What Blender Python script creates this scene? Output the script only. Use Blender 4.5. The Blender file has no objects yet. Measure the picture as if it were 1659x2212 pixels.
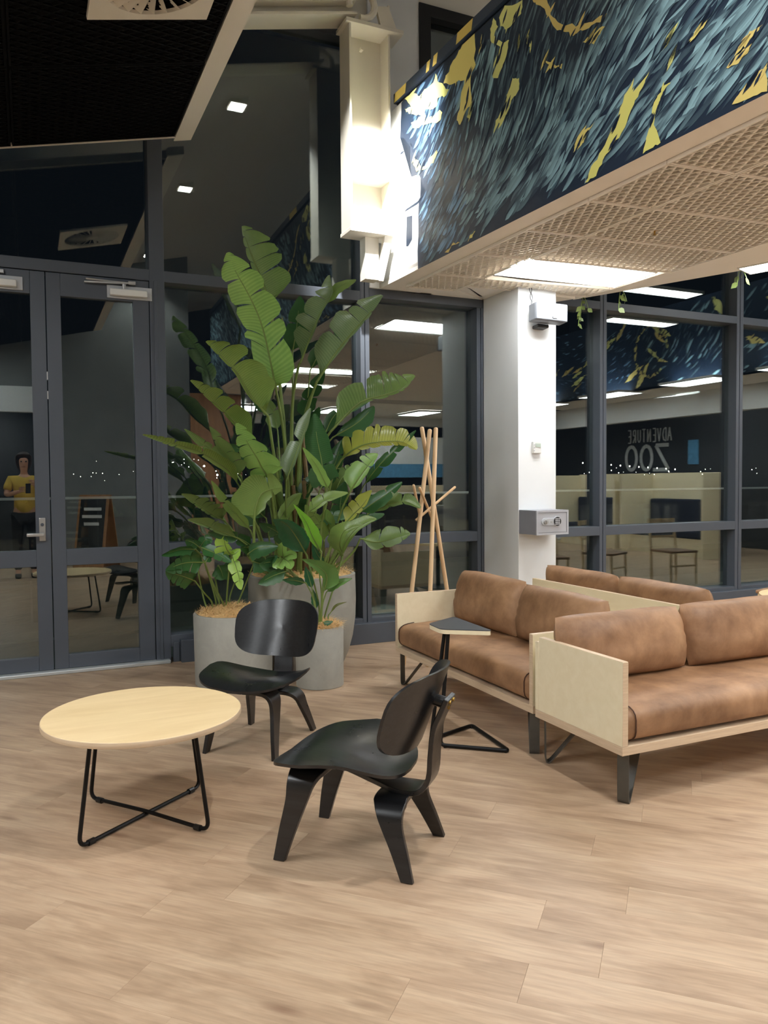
import bpy, bmesh, math, random
from math import sin, cos, pi, radians, hypot, atan2
from mathutils import Vector as V, Matrix, noise as MN

random.seed(11)
scene = bpy.context.scene
COL = scene.collection

# ---------------------------------------------------------------- camera
# room axes: X along the glass wall (to the right), Y towards the glass, Z up
F_PX, W_PX, H_PX, CAM_H = 1690.0, 1659.0, 2212.0, 1.40
yaw, pitch, roll = radians(24.4), math.atan(66 / F_PX), 0.0081
fw = V((sin(yaw) * cos(pitch), cos(yaw) * cos(pitch), -sin(pitch)))
r0 = V((cos(yaw), -sin(yaw), 0)); u0 = r0.cross(fw)
Rr = r0 * cos(roll) - u0 * sin(roll); Uu = u0 * cos(roll) + r0 * sin(roll)
cd = bpy.data.cameras.new('camera'); cam = bpy.data.objects.new('camera', cd); COL.objects.link(cam)
m3 = Matrix((Rr, Uu, -fw)).transposed()
cam.matrix_world = Matrix.Translation((0, 0, CAM_H)) @ m3.to_4x4()
cd.sensor_fit = 'HORIZONTAL'; cd.sensor_width = 36.0; cd.lens = 36.0 * F_PX / W_PX
cd.clip_start = 0.005; cd.clip_end = 600
scene.camera = cam

# ---------------------------------------------------------------- night sky, exposure
w = bpy.data.worlds.new('night'); scene.world = w; w.use_nodes = True
w.node_tree.nodes['Background'].inputs[0].default_value = (0.010, 0.014, 0.020, 1)
w.node_tree.nodes['Background'].inputs[1].default_value = 0.25
vs = scene.view_settings
vs.view_transform = 'Standard'; vs.look = 'None'; vs.gamma = 1.0; vs.exposure = 0.52; vs.use_curve_mapping = False
LED_POWER = 18.0        # emission strength of the ceiling light panels
SPOT_W = 2400.0          # the adjustable spotlights in the high ceiling
DOWN_W = 160.0           # the wide downlights in the high ceiling

# ---------------------------------------------------------------- materials
def srgb(r, g, b):
    f = lambda c: ((c / 255 + 0.055) / 1.055) ** 2.4 if c > 10 else c / 255 / 12.92
    return (f(r), f(g), f(b), 1)
class NT:
    def __init__(s, name):
        s.m = bpy.data.materials.new(name); s.m.use_nodes = True; s.t = s.m.node_tree; s.t.nodes.clear()
    def n(s, typ, **kw):
        nd = s.t.nodes.new(typ)
        for k, v in kw.items():
            if k.startswith('i_'):
                key = k[2:]
                nd.inputs[int(key) if key.isdigit() else key.replace('_', ' ')].default_value = v
            else: setattr(nd, k, v)
        return nd
    def l(s, a, b): s.t.links.new(a, b)
    def out(s, sh):
        o = s.n('ShaderNodeOutputMaterial'); s.l(sh, o.inputs[0])
    def coords(s, scale=(1, 1, 1), kind='Object', rot=(0, 0, 0), rnd=False):
        tc = s.n('ShaderNodeTexCoord'); mp = s.n('ShaderNodeMapping')
        mp.inputs['Scale'].default_value = scale; mp.inputs['Rotation'].default_value = rot
        s.l(tc.outputs[kind], mp.inputs['Vector'])
        if rnd:
            oi = s.n('ShaderNodeObjectInfo'); mu = s.n('ShaderNodeVectorMath', operation='SCALE')
            cb = s.n('ShaderNodeCombineXYZ'); s.l(oi.outputs['Random'], cb.inputs[0]); s.l(oi.outputs['Random'], cb.inputs[1]); s.l(oi.outputs['Random'], cb.inputs[2])
            mu.inputs['Scale'].default_value = 40.0; s.l(cb.outputs[0], mu.inputs[0]); s.l(mu.outputs[0], mp.inputs['Location'])
        return mp.outputs[0]
    def noise(s, vec, scale=5, detail=4, rough=.55, dist=0):
        nd = s.n('ShaderNodeTexNoise'); nd.inputs['Scale'].default_value = scale; nd.inputs['Detail'].default_value = detail
        nd.inputs['Roughness'].default_value = rough; nd.inputs['Distortion'].default_value = dist
        s.l(vec, nd.inputs['Vector']); return nd.outputs['Fac']
    def ramp(s, fac, stops):
        r = s.n('ShaderNodeValToRGB'); e = r.color_ramp.elements
        while len(e) < len(stops): e.new(.5)
        for i, (p, c) in enumerate(stops):
            e[i].position = p; e[i].color = c
        s.l(fac, r.inputs[0]); return r.outputs[0]
    def bsdf(s, col=None, rough=.5, metal=0, spec=.5, coat=0, coatr=.1):
        b = s.n('ShaderNodeBsdfPrincipled'); b.inputs['Roughness'].default_value = rough; b.inputs['Metallic'].default_value = metal
        b.inputs['Specular IOR Level'].default_value = spec; b.inputs['Coat Weight'].default_value = coat; b.inputs['Coat Roughness'].default_value = coatr
        if col is not None:
            if hasattr(col, 'is_output'): s.l(col, b.inputs['Base Color'])
            else: b.inputs['Base Color'].default_value = col
        return b
    def bump(s, b, h, strength=.2, dist=.01):
        bp = s.n('ShaderNodeBump'); bp.inputs['Strength'].default_value = strength; bp.inputs['Distance'].default_value = dist
        s.l(h, bp.inputs['Height']); s.l(bp.outputs[0], b.inputs['Normal'])
def mixc(c, k): return (min(1, c[0] * k), min(1, c[1] * k), min(1, c[2] * k), 1)
def simple(name, c, rough=.5, metal=0, var=.08, scale=6, bump=0, bscale=60, spec=.5, coat=0, stretch=(1, 1, 1), rnd=False):
    t = NT(name); v = t.coords(stretch, rnd=rnd)
    col = t.ramp(t.noise(v, scale, 5), [(.25, mixc(c, 1 - var)), (.75, mixc(c, 1 + var))])
    b = t.bsdf(col, rough, metal, spec, coat)
    if bump: t.bump(b, t.noise(v, bscale, 4), bump, .004)
    t.out(b.outputs[0]); return t.m
def emit(name, c, s):
    t = NT(name); e = t.n('ShaderNodeEmission'); e.inputs[0].default_value = c; e.inputs[1].default_value = s; t.out(e.outputs[0]); return t.m
def glassmat(name, r0=.10, tint=(.90, .93, .92, 1)):
    t = NT(name); lw = t.n('ShaderNodeLayerWeight'); lw.inputs[0].default_value = .5
    p = t.n('ShaderNodeMath', operation='POWER'); p.inputs[1].default_value = 5; t.l(lw.outputs['Facing'], p.inputs[0])
    q = t.n('ShaderNodeMath', operation='MULTIPLY_ADD'); q.inputs[1].default_value = 1 - r0; q.inputs[2].default_value = r0; t.l(p.outputs[0], q.inputs[0])
    tr = t.n('ShaderNodeBsdfTransparent'); tr.inputs[0].default_value = tint
    gl = t.n('ShaderNodeBsdfGlossy'); gl.inputs['Roughness'].default_value = 0.0; gl.inputs[0].default_value = (.93, 1, .97, 1)
    mx = t.n('ShaderNodeMixShader'); t.l(q.outputs[0], mx.inputs[0]); t.l(tr.outputs[0], mx.inputs[1]); t.l(gl.outputs[0], mx.inputs[2])
    t.out(mx.outputs[0]); return t.m
def floormat(name, rnd):
    t = NT(name); v = t.coords((.9, 7, 7), rnd=rnd); v2 = t.coords((1.1, 3.4, 1), rnd=rnd); v3 = t.coords((3.0, 46, 20), rnd=rnd)
    big = t.noise(v2, 2.0, 4, .55, .6); mid = t.noise(v, 2.2, 6, .62, .9); fine = t.noise(v3, 2.0, 5, .6, .2)
    a = t.ramp(mid, [(.25, srgb(152, 125, 102)), (.5, srgb(183, 156, 129)), (.75, srgb(200, 175, 148))])
    bb = t.ramp(big, [(.30, srgb(143, 115, 92)), (.5, srgb(184, 157, 130)), (.7, srgb(209, 185, 157))])
    mx = t.n('ShaderNodeMix', data_type='RGBA'); mx.inputs[0].default_value = .5; t.l(a, mx.inputs[6]); t.l(bb, mx.inputs[7])
    kn = t.n('ShaderNodeTexVoronoi'); kn.inputs['Scale'].default_value = 1.0
    t.l(t.coords((1.6, 5.5, 1), rnd=rnd), kn.inputs['Vector'])
    kf = t.ramp(kn.outputs['Distance'], [(.0, (1, 1, 1, 1)), (.13, (0, 0, 0, 1))])
    m2 = t.n('ShaderNodeMix', data_type='RGBA'); t.l(kf, m2.inputs[0]); t.l(mx.outputs[2], m2.inputs[6]); m2.inputs[7].default_value = srgb(128, 98, 78)
    ff = t.ramp(fine, [(.3, (.84, .84, .84, 1)), (.7, (1.06, 1.06, 1.06, 1))])
    m4 = t.n('ShaderNodeMix', data_type='RGBA', blend_type='MULTIPLY'); m4.inputs[0].default_value = 1; t.l(m2.outputs[2], m4.inputs[6]); t.l(ff, m4.inputs[7])
    last = m4.outputs[2]
    if rnd:
        oi = t.n('ShaderNodeObjectInfo')
        rr = t.ramp(oi.outputs['Random'], [(0, (.93, .92, .91, 1)), (.5, (1, .99, .98, 1)), (1, (1.04, 1.04, 1.04, 1))])
        m3_ = t.n('ShaderNodeMix', data_type='RGBA', blend_type='MULTIPLY'); m3_.inputs[0].default_value = 1; t.l(last, m3_.inputs[6]); t.l(rr, m3_.inputs[7]); last = m3_.outputs[2]
    b = t.bsdf(last, .42, 0, .35); t.bump(b, fine, .06, .002); t.out(b.outputs[0]); return t.m
def plymat(name, c1, c2, scale=(2, 9, 9), edge=False):
    t = NT(name); v = t.coords(scale)
    col = t.ramp(t.noise(v, 2.0, 6, .6, .5), [(.25, c1), (.75, c2)])
    if edge:
        sx = t.n('ShaderNodeSeparateXYZ'); t.l(t.coords((1, 1, 1)), sx.inputs[0])
    b = t.bsdf(col, .42, 0, .4); t.out(b.outputs[0]); return t.m
def leathermat(name):
    t = NT(name); v = t.coords((1, 1, 1))
    col = t.ramp(t.noise(v, 4.5, 6, .62, .25), [(.28, srgb(112, 80, 55)), (.5, srgb(150, 113, 82)), (.74, srgb(182, 142, 106))])
    b = t.bsdf(col, .5, 0, .4); t.bump(b, t.noise(v, 210, 3), .12, .002); t.out(b.outputs[0]); return t.m
def blackwood(name):
    t = NT(name); v = t.coords((60, 2.5, 60)); g = t.noise(v, 1.0, 5, .6, .4); sm = t.noise(t.coords((3, 3, 3)), 4, 4, .6)
    col = t.ramp(g, [(.3, (.005, .005, .006, 1)), (.7, (.014, .015, .017, 1))])
    b = t.bsdf(col, .28, 0, .6, .15, .22)
    rr = t.ramp(sm, [(.3, (.27, .27, .27, 1)), (.7, (.33, .33, .33, 1))]); t.l(rr, b.inputs['Roughness'])
    t.bump(b, g, .16, .002); t.out(b.outputs[0]); return t.m
def concretemat(name):
    t = NT(name); v = t.coords((1, 1, 1))
    col = t.ramp(t.noise(v, 5, 6, .65, .4), [(.25, srgb(148, 147, 139)), (.75, srgb(170, 168, 158))])
    sp = t.ramp(t.noise(v, 55, 3, .5), [(.21, (.66, .64, .6, 1)), (.29, (1, 1, 1, 1))])
    mx = t.n('ShaderNodeMix', data_type='RGBA', blend_type='MULTIPLY'); mx.inputs[0].default_value = .8; t.l(col, mx.inputs[6]); t.l(sp, mx.inputs[7])
    b = t.bsdf(mx.outputs[2], .78, 0, .3); t.bump(b, t.noise(v, 70, 4), .15, .004); t.out(b.outputs[0]); return t.m
def leafmat(name):
    t = NT(name); uv = t.n('ShaderNodeUVMap'); oi = t.n('ShaderNodeObjectInfo')
    sx = t.n('ShaderNodeSeparateXYZ'); t.l(uv.outputs[0], sx.inputs[0])
    # veins run out from the midrib and lean to the tip
    mm = t.n('ShaderNodeMath', operation='MULTIPLY_ADD'); t.l(sx.outputs[1], mm.inputs[0]); mm.inputs[1].default_value = -.10; t.l(sx.outputs[0], mm.inputs[2])
    cb = t.n('ShaderNodeCombineXYZ'); t.l(mm.outputs[0], cb.inputs[0])
    wv = t.n('ShaderNodeTexWave', wave_type='BANDS', bands_direction='X'); wv.inputs['Scale'].default_value = 15; wv.inputs['Distortion'].default_value = .8
    t.l(cb.outputs[0], wv.inputs['Vector'])
    k = t.ramp(wv.outputs['Fac'], [(.2, (.86, .88, .86, 1)), (.8, (1.06, 1.05, 1.04, 1))])
    mx = t.n('ShaderNodeMix', data_type='RGBA', blend_type='MULTIPLY'); mx.inputs[0].default_value = 1; t.l(oi.outputs['Color'], mx.inputs[6]); t.l(k, mx.inputs[7])
    lo = t.ramp(t.noise(t.coords((1, 1, 1)), 7, 4), [(.3, (.85, .9, .85, 1)), (.7, (1.1, 1.08, 1.0, 1))])
    m2 = t.n('ShaderNodeMix', data_type='RGBA', blend_type='MULTIPLY'); m2.inputs[0].default_value = 1; t.l(mx.outputs[2], m2.inputs[6]); t.l(lo, m2.inputs[7])
    b = t.bsdf(m2.outputs[2], .27, 0, .6); t.bump(b, wv.outputs['Fac'], .16, .003)
    tl = t.n('ShaderNodeBsdfTranslucent'); t.l(m2.outputs[2], tl.inputs[0])
    ms = t.n('ShaderNodeMixShader'); ms.inputs[0].default_value = .22; t.l(b.outputs[0], ms.inputs[1]); t.l(tl.outputs[0], ms.inputs[2])
    t.out(ms.outputs[0]); return t.m
def paintmat(name):
    t = NT(name); a = t.n('ShaderNodeVertexColor', layer_name='paint')
    b = t.bsdf(a.outputs[0], .5, 0, .35); t.out(b.outputs[0]); return t.m

MAT = dict(
    floor=floormat('floor_wood', False), plank=floormat('plank_wood', True),
    frame=simple('dark_grey_aluminium', srgb(80, 86, 95), .42, .0, .05, 3, spec=.5),
    frame_dark=simple('black_gasket', srgb(24, 26, 29), .5, 0, .05),
    glass=glassmat('night_glass', .118), glass_out=glassmat('balustrade_glass', .04),
    white=simple('white_paint', srgb(236, 238, 238), .55, 0, .02, 3, .03, 120),
    cream=simple('cream_paint', srgb(232, 227, 214), .5, 0, .02, 3, .03, 120),
    ceil=simple('ceiling_paint', srgb(206, 202, 192), .7, 0, .03, 2),
    beige=simple('beige_soffit', srgb(250, 245, 236), .6, 0, .02, 3),
    beige_mesh=simple('beige_mesh', srgb(252, 247, 238), .5, 0, .02, 8),
    beige_back_shade=simple('beige_backing_shaded', srgb(172, 158, 140), .7, 0, .04, 8),  # darkened beige: shade of the void above the mesh put into the colour
    black_mesh=simple('black_mesh', srgb(11, 12, 14), .85, 0, .1, 8, spec=.12),
    black_back=simple('black_backing', srgb(8, 8, 9), .8, 0, .1, 8),
    led=emit('light_panel', (.95, .98, 1, 1), LED_POWER),
    spotface=emit('spot_face', (1, .96, .9, 1), 22),
    ply=plymat('birch_ply', srgb(238, 224, 188), srgb(246, 234, 202)),
    ply_edge=plymat('birch_ply_edge', srgb(200, 174, 144), srgb(224, 202, 172), (3, 3, 60)),
    oak=plymat('oak_veneer', srgb(224, 194, 144), srgb(240, 214, 168), (1.2, 7, 7)),
    beech=plymat('beech', srgb(214, 176, 134), srgb(230, 198, 156), (7, 7, 1.2)),
    leather=leathermat('tan_leather'), thread=simple('dark_thread', srgb(70, 42, 28), .7),
    blackwood=blackwood('black_stained_ash'), steel_black=simple('black_steel', srgb(28, 28, 29), .42, .6, .08),
    steel_raw=simple('raw_steel_strap', srgb(96, 95, 90), .45, .6, .2, 9),
    brass=simple('brass', srgb(196, 160, 84), .3, 1, .05), chrome=simple('satin_metal', srgb(190, 190, 188), .35, .8, .05),
    concrete=concretemat('concrete'), coir=simple('coir', srgb(222, 186, 130), .9, 0, .3, 60),
    leaf=leafmat('leaf'), stalk=simple('stalk', srgb(112, 132, 66), .5, 0, .2, 9), trunk=simple('dry_sheath', srgb(112, 92, 58), .7, 0, .35, 14),
    laminate=simple('dark_laminate', srgb(64, 66, 70), .4, 0, .05, 20),
    grey_metal=simple('grey_enamel', srgb(186, 188, 194), .4, 0, .03), grey_metal_d=simple('grey_enamel_dark', srgb(150, 152, 160), .45, 0, .03),
    plastic_w=simple('white_plastic', srgb(226, 226, 222), .4, 0, .02), plastic_g=simple('silver_plastic', srgb(190, 193, 197), .4, 0, .02),
    black=simple('black_plastic', srgb(16, 16, 17), .4, 0, .05), grille_grey=simple('speaker_grille', srgb(112, 115, 120), .5, 0, .03, 60), lcd=simple('pale_lcd', srgb(184, 196, 184), .3, 0, .02),
    darkwall=simple('charcoal_wall', srgb(120, 124, 124), .7, 0, .1, 3), blackwall=simple('near_black_wall', srgb(52, 53, 56), .7, 0, .06, 3),
    navy_fab=simple('navy_fabric', srgb(34, 40, 58), .9, 0, .1, 40), timber=plymat('timber_lining', srgb(150, 104, 66), srgb(182, 134, 90), (6, 6, 1)),
    paint=paintmat('mural_paint'), navy=simple('navy_paint', srgb(38, 54, 76), .5, 0, .06, 3),
    alu=simple('aluminium_sill', srgb(200, 204, 204), .4, .4, .05), deck=simple('outside_deck', srgb(84, 94, 88), .8, 0, .1, 3),
    yellow_shirt=simple('yellow_cotton', srgb(206, 172, 70), .85, 0, .06, 12), skin=simple('skin', srgb(204, 152, 124), .5, 0, .05, 6),
    hair=simple('dark_hair', srgb(46, 32, 26), .55, 0, .3, 40), jeans=simple('black_jeans', srgb(26, 27, 31), .85, 0, .1, 20),
    chalk=simple('chalk_white', srgb(226, 230, 230), .8, 0, .05, 10), poster=simple('blue_poster', srgb(90, 150, 190), .6, 0, .2, 14),
    town=emit('town_light', (1, .92, .8, 1), 22), water=simple('dark_water', srgb(14, 18, 22), .25, 0, .1, 2),
    vine=simple('vine_leaf', srgb(106, 122, 62), .45, 0, .25, 14),
)

# ---------------------------------------------------------------- mesh helpers
class MB:
    def __init__(s): s.v = []; s.f = []; s.uv = None; s.col = None
    def add(s, vs_, fs):
        o = len(s.v); s.v += [V(p) for p in vs_]; s.f += [tuple(i + o for i in f) for f in fs]; return s
    def box(s, x0, x1, y0, y1, z0, z1):
        return s.add([(x0, y0, z0), (x1, y0, z0), (x1, y1, z0), (x0, y1, z0), (x0, y0, z1), (x1, y0, z1), (x1, y1, z1), (x0, y1, z1)],
                     [(3, 2, 1, 0), (4, 5, 6, 7), (0, 1, 5, 4), (1, 2, 6, 5), (2, 3, 7, 6), (3, 0, 4, 7)])
    def prism(s, poly, off):
        n = len(poly); off = V(off); p = [V(q) for q in poly]
        nrm = V((0, 0, 0))
        for i in range(n): nrm += p[i].cross(p[(i + 1) % n])
        if nrm.dot(off) > 0: p.reverse()
        return s.add(p + [q + off for q in p], [tuple(range(n)), tuple(reversed(range(n, 2 * n)))] + [(i, i + n, (i + 1) % n + n, (i + 1) % n) for i in range(n)])
    def tube(s, pts, r, n=8, caps=True):
        pts = [V(p) for p in pts]; m = len(pts); rr = r if hasattr(r, '__len__') else [r] * m
        up = None; o = len(s.v)
        for i, p in enumerate(pts):
            t = (pts[min(i + 1, m - 1)] - pts[max(i - 1, 0)]).normalized()
            if up is None: up = t.orthogonal().normalized()
            up = (up - t * up.dot(t)); up = up.normalized() if up.length > 1e-6 else t.orthogonal().normalized()
            b = t.cross(up)
            for k in range(n):
                a = 2 * pi * k / n; s.v.append(p + (up * cos(a) + b * sin(a)) * rr[i])
        for i in range(m - 1):
            for k in range(n):
                k2 = (k + 1) % n; s.f.append((o + i * n + k, o + i * n + k2, o + (i + 1) * n + k2, o + (i + 1) * n + k))
        if caps:
            s.f.append(tuple(o + k for k in reversed(range(n)))); s.f.append(tuple(o + (m - 1) * n + k for k in range(n)))
        return s
    def lathe(s, prof, c=(0, 0, 0), n=40):
        o = len(s.v); c = V(c); m = len(prof)
        for r, z in prof:
            for k in range(n):
                a = 2 * pi * k / n; s.v.append(c + V((r * cos(a), r * sin(a), z)))
        for i in range(m - 1):
            for k in range(n):
                k2 = (k + 1) % n; s.f.append((o + i * n + k, o + i * n + k2, o + (i + 1) * n + k2, o + (i + 1) * n + k))
        if prof[0][0] > 0: s.f.append(tuple(o + k for k in reversed(range(n))))
        if prof[-1][0] > 0: s.f.append(tuple(o + (m - 1) * n + k for k in range(n)))
        return s
    def ribbon(s, pts, wdir, widths, th):
        """bent strip: path pts, strip width along wdir, thickness th"""
        pts = [V(p) for p in pts]; m = len(pts); wd = V(wdir).normalized(); o = len(s.v)
        for i, p in enumerate(pts):
            t = (pts[min(i + 1, m - 1)] - pts[max(i - 1, 0)]).normalized(); nn = t.cross(wd).normalized()
            wv = wd if not isinstance(wdir, list) else wdir[i]
            h = widths[i] / 2
            for a, b in ((-h, -th / 2), (h, -th / 2), (h, th / 2), (-h, th / 2)): s.v.append(p + wv * a + nn * b)
        for i in range(m - 1):
            for k in range(4):
                k2 = (k + 1) % 4; s.f.append((o + i * 4 + k, o + i * 4 + k2, o + i * 4 + 4 + k2, o + i * 4 + 4 + k))
        s.f.append((o + 3, o + 2, o + 1, o)); e = o + (m - 1) * 4; s.f.append((e, e + 1, e + 2, e + 3)); return s
    def build(s, name, m, parent=None, org=(0, 0, 0), smooth=False, bevel=0, seg=2, kind=None, fix=True):
        me = bpy.data.meshes.new(name); o = V(org)
        me.from_pydata([tuple(p - o) for p in s.v], [], s.f); me.update()
        if s.uv:
            ul = me.uv_layers.new(name='UVMap')
            for lp in me.loops: ul.data[lp.index].uv = s.uv[lp.vertex_index]
        if s.col:
            ca = me.color_attributes.new('paint', 'FLOAT_COLOR', 'POINT')
            for i, c in enumerate(s.col): ca.data[i].color = c
        if fix:
            bm = bmesh.new(); bm.from_mesh(me); bmesh.ops.recalc_face_normals(bm, faces=bm.faces); bm.to_mesh(me); bm.free()
        if isinstance(m, str): m = MAT[m]
        me.materials.append(m)
        ob = bpy.data.objects.new(name, me); COL.objects.link(ob)
        if parent is not None: ob.parent = parent
        if smooth:
            for p in me.polygons: p.use_smooth = True
            try: me.set_sharp_from_angle(angle=radians(smooth if smooth is not True else 40))
            except Exception: pass
        if bevel:
            b = ob.modifiers.new('bevel', 'BEVEL'); b.width = bevel; b.segments = seg; b.limit_method = 'ANGLE'; b.angle_limit = radians(40)
            for p in me.polygons: p.use_smooth = True
            try: me.set_sharp_from_angle(angle=radians(40))
            except Exception: pass
            b.harden_normals = False
        if kind: ob['kind'] = kind
        return ob
def tag(o, label=None, cat=None, group=None, kind=None):
    if label: o['label'] = label
    if cat: o['category'] = cat
    if group: o['group'] = group
    if kind: o['kind'] = kind
    return o
def empty(name, loc=(0, 0, 0), rz=0):
    o = bpy.data.objects.new(name, None); COL.objects.link(o); o.location = loc; o.rotation_euler = (0, 0, rz); o.empty_display_size = .1; return o
def thing(name, label, cat, loc=(0, 0, 0), rz=0, group=None): return tag(empty(name, loc, rz), label, cat, group)
def struct(name, loc=(0, 0, 0)): return tag(empty(name, loc), kind='structure')
def kids(o): return [c for c in bpy.data.objects if c.parent == o]
def copy_tree(o, parent=None):
    c = o.copy(); COL.objects.link(c); c.parent = parent
    for ch in kids(o): copy_tree(ch, c)
    return c
def catmull(P, n):
    P = [V(p) for p in P]
    if len(P) == 2: return [P[0].lerp(P[1], i / n) for i in range(n + 1)]
    Q = [P[0] * 2 - P[1]] + P + [P[-1] * 2 - P[-2]]; out = []; k = len(P) - 1
    for i in range(n + 1):
        x = i / n * k; j = min(int(x), k - 1); t = x - j; a, b, c, d = Q[j:j + 4]
        out.append(.5 * ((2 * b) + (c - a) * t + (2 * a - 5 * b + 4 * c - d) * t * t + (3 * b - a - 3 * c + d) * t ** 3))
    return out
def roundpath(P, r, n=5):
    """polyline with rounded corners"""
    P = [V(p) for p in P]; out = [P[0]]
    for i in range(1, len(P) - 1):
        a = (P[i - 1] - P[i]); b = (P[i + 1] - P[i]); d = min(r, a.length * .45, b.length * .45); a.normalize(); b.normalize()
        p, q = P[i] + a * d, P[i] + b * d
        for k in range(n + 1):
            t = k / n; out.append(p * (1 - t) ** 2 + P[i] * 2 * t * (1 - t) + q * t * t)
    return out + [P[-1]]

# ================================================================ THE ROOM
G = 6.23                 # front face of the glass wall
GZ = 6.33                # glass plane
FD = 0.16                # depth of the aluminium sections
SOF = 3.06               # underside of the mezzanine
def ceil_z(x): return 4.86 + 0.235 * x

# ---- floor: slab and loose-laid planks running at 45 degrees to the glass
fl = struct('floor')
MB().box(-5, 16, -8, 6.42, -.15, -.003).build('slab', 'floor', fl)
PW, PL = .182, 1.22
dl = V((cos(-pi / 4), sin(-pi / 4), 0)); de = V((sin(pi / 4), cos(pi / 4), 0))
CLIP = (-1.9, 5.2, .55, G)
def clip_rect(poly):
    for ax, lim, sg in ((0, CLIP[0], 1), (0, CLIP[1], -1), (1, CLIP[2], 1), (1, CLIP[3], -1)):
        out = []
        for i in range(len(poly)):
            a, b = poly[i], poly[(i + 1) % len(poly)]; ia, ib = (a[ax] - lim) * sg >= 0, (b[ax] - lim) * sg >= 0
            if ia: out.append(a)
            if ia != ib:
                t = (lim - a[ax]) / (b[ax] - a[ax]); out.append(a + (b - a) * t)
        poly = out
        if len(poly) < 3: return []
    return poly
def plank_mb(poly):
    m = MB(); n = len(poly); g = .0006
    c = sum(poly, V((0, 0, 0))) / n
    ins = [p + (c - p).normalized() * .0006 for p in poly]
    m.v = [p + V((0, 0, -.003)) for p in poly] + [p + V((0, 0, -.0008)) for p in poly] + [V((p.x, p.y, 0)) for p in ins]
    for r in (0, n):
        for i in range(n): m.f.append((r + i, r + (i + 1) % n, r + n + (i + 1) % n, r + n + i))
    m.f.append(tuple(2 * n + i for i in range(n))); return m
full = None; rp = random.Random(3)
base_rot = Matrix.Rotation(-pi / 4, 4, 'Z')
for j in range(-28, 48):
    off = rp.uniform(0, PL)
    for i in range(-6, 7):
        o0 = de * (j * PW) + dl * (i * PL + off) + V((1.6, 3.4, 0)) - de * 1.5
        loc_poly = [V((0, 0, 0)), V((PL - .0003, 0, 0)), V((PL - .0003, PW - .0003, 0)), V((0, PW - .0003, 0))]
        wp = [o0 + dl * p.x + de * p.y for p in loc_poly]
        cp = clip_rect(wp)
        if len(cp) < 3: continue
        if len(cp) == 4 and all((a - b).length < 1e-5 for a, b in zip(cp, wp)) and full:
            ob = bpy.data.objects.new('plank', full); COL.objects.link(ob); ob.parent = fl
        else:
            loc = [V(((p - o0).dot(dl), (p - o0).dot(de), 0)) for p in cp]
            area = sum(loc[k].x * loc[(k + 1) % len(loc)].y - loc[(k + 1) % len(loc)].x * loc[k].y for k in range(len(loc))) / 2
            if abs(area) < .004: continue
            ob = plank_mb(loc).build('plank', 'plank', fl)
            if len(cp) == 4 and abs(area - PL * PW) < 2e-3 and not full: full = ob.data
        ob.matrix_local = Matrix.Translation(o0) @ base_rot

# ---- glass wall -------------------------------------------------------------
def bar(par, name, x0, x1, z0, z1, y0=G, y1=None, m='frame', bv=.003):
    return MB().box(x0, x1, y0, y1 if y1 else G + FD, z0, z1).build(name, m, par, bevel=bv)
def pane(par, x0, x1, z0, z1, y=GZ):
    MB().box(x0 - .005, x1 + .005, y, y + .012, z0 - .005, z1 + .005).build('pane', 'glass', par)
def mull(par, x0, x1, z0, z1):
    """mullion with the thin groove down its face"""
    a = x0 + (x1 - x0) * .47
    bar(par, 'mullion', x0, a, z0, z1); bar(par, 'mullion', a + .004, x1, z0, z1, G - .004)
TL0, TL1, MZ0, MZ1 = 2.945, 3.03, .842, .932
# door leaves ------------------------------------------------------------------
def leaf_door(name, x0, x1, gx0, gx1, gz):
    d = struct(name)
    bar(d, 'stile', x0, gx0, .03, 2.94, G + .005, G + .06); bar(d, 'stile', gx1, x1, .03, 2.94, G + .005, G + .06)
    bar(d, 'top_rail', gx0, gx1, 2.775, 2.94, G + .005, G + .06); bar(d, 'middle_rail', gx0, gx1, .796, .918, G + .005, G + .06)
    bar(d, 'bottom_rail', gx0, gx1, .03, .132, G + .005, G + .06)
    pane(d, gx0, gx1, .132, .796, G + .03); pane(d, gx0, gx1, .918, 2.775, G + .03)
    return d
d1 = leaf_door('door_1', .146, .870, .244, .752, 0)
d2 = leaf_door('door_2', -.578, .140, -.46, .040, 0)
def closer(d, x0):
    c = MB().box(x0, x0 + .325, G - .012, G + .006, 2.79, 2.885).build('door_closer', 'plastic_g', d, bevel=.003)
    MB().box(x0 + .016, x0 + .285, G - .058, G - .012, 2.803, 2.852).build('closer_body', 'plastic_w', c, bevel=.006)
    MB().tube([(x0 + .12, G - .04, 2.852), (x0 + .12, G - .04, 2.89)], .014, 10).build('pivot', 'chrome', c)
    m = MB().box(-.01, .29, -.012, .012, -.006, .006); ob = m.build('closer_arm', 'chrome', c, bevel=.002)
    ob.matrix_local = Matrix.Translation((x0 + .13, G - .045, 2.897)) @ Matrix.Rotation(radians(176), 4, 'Z') @ Matrix.Rotation(radians(2), 4, 'Y')
    m = MB().box(0, .34, -.010, .010, -.006, .006); ob = m.build('closer_arm', 'chrome', c, bevel=.002)
    ob.matrix_local = Matrix.Translation((x0 - .15, G - .05, 2.905)) @ Matrix.Rotation(radians(6), 4, 'Z')
    MB().box(x0 + .15, x0 + .205, G - .03, G + .01, 2.895, 2.922).build('arm_bracket', 'chrome', c, bevel=.003)
closer(d1, .566); closer(d2, -.33)
h = MB().box(.062, .106, G - .010, G + .008, .985, 1.155).build('lock_plate', 'chrome', d2, bevel=.004)
MB().tube([(.084, G - .010, 1.035), (.084, G - .055, 1.035)], .010, 10).build('spindle', 'chrome', h)
MB().box(-.022, .094, G - .066, G - .046, 1.022, 1.046).build('door_lever', 'chrome', h, bevel=.005)
MB().tube([(.084, G - .012, 1.105), (.084, G - .018, 1.105)], .012, 12).build('keyhole', 'frame', h)
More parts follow.
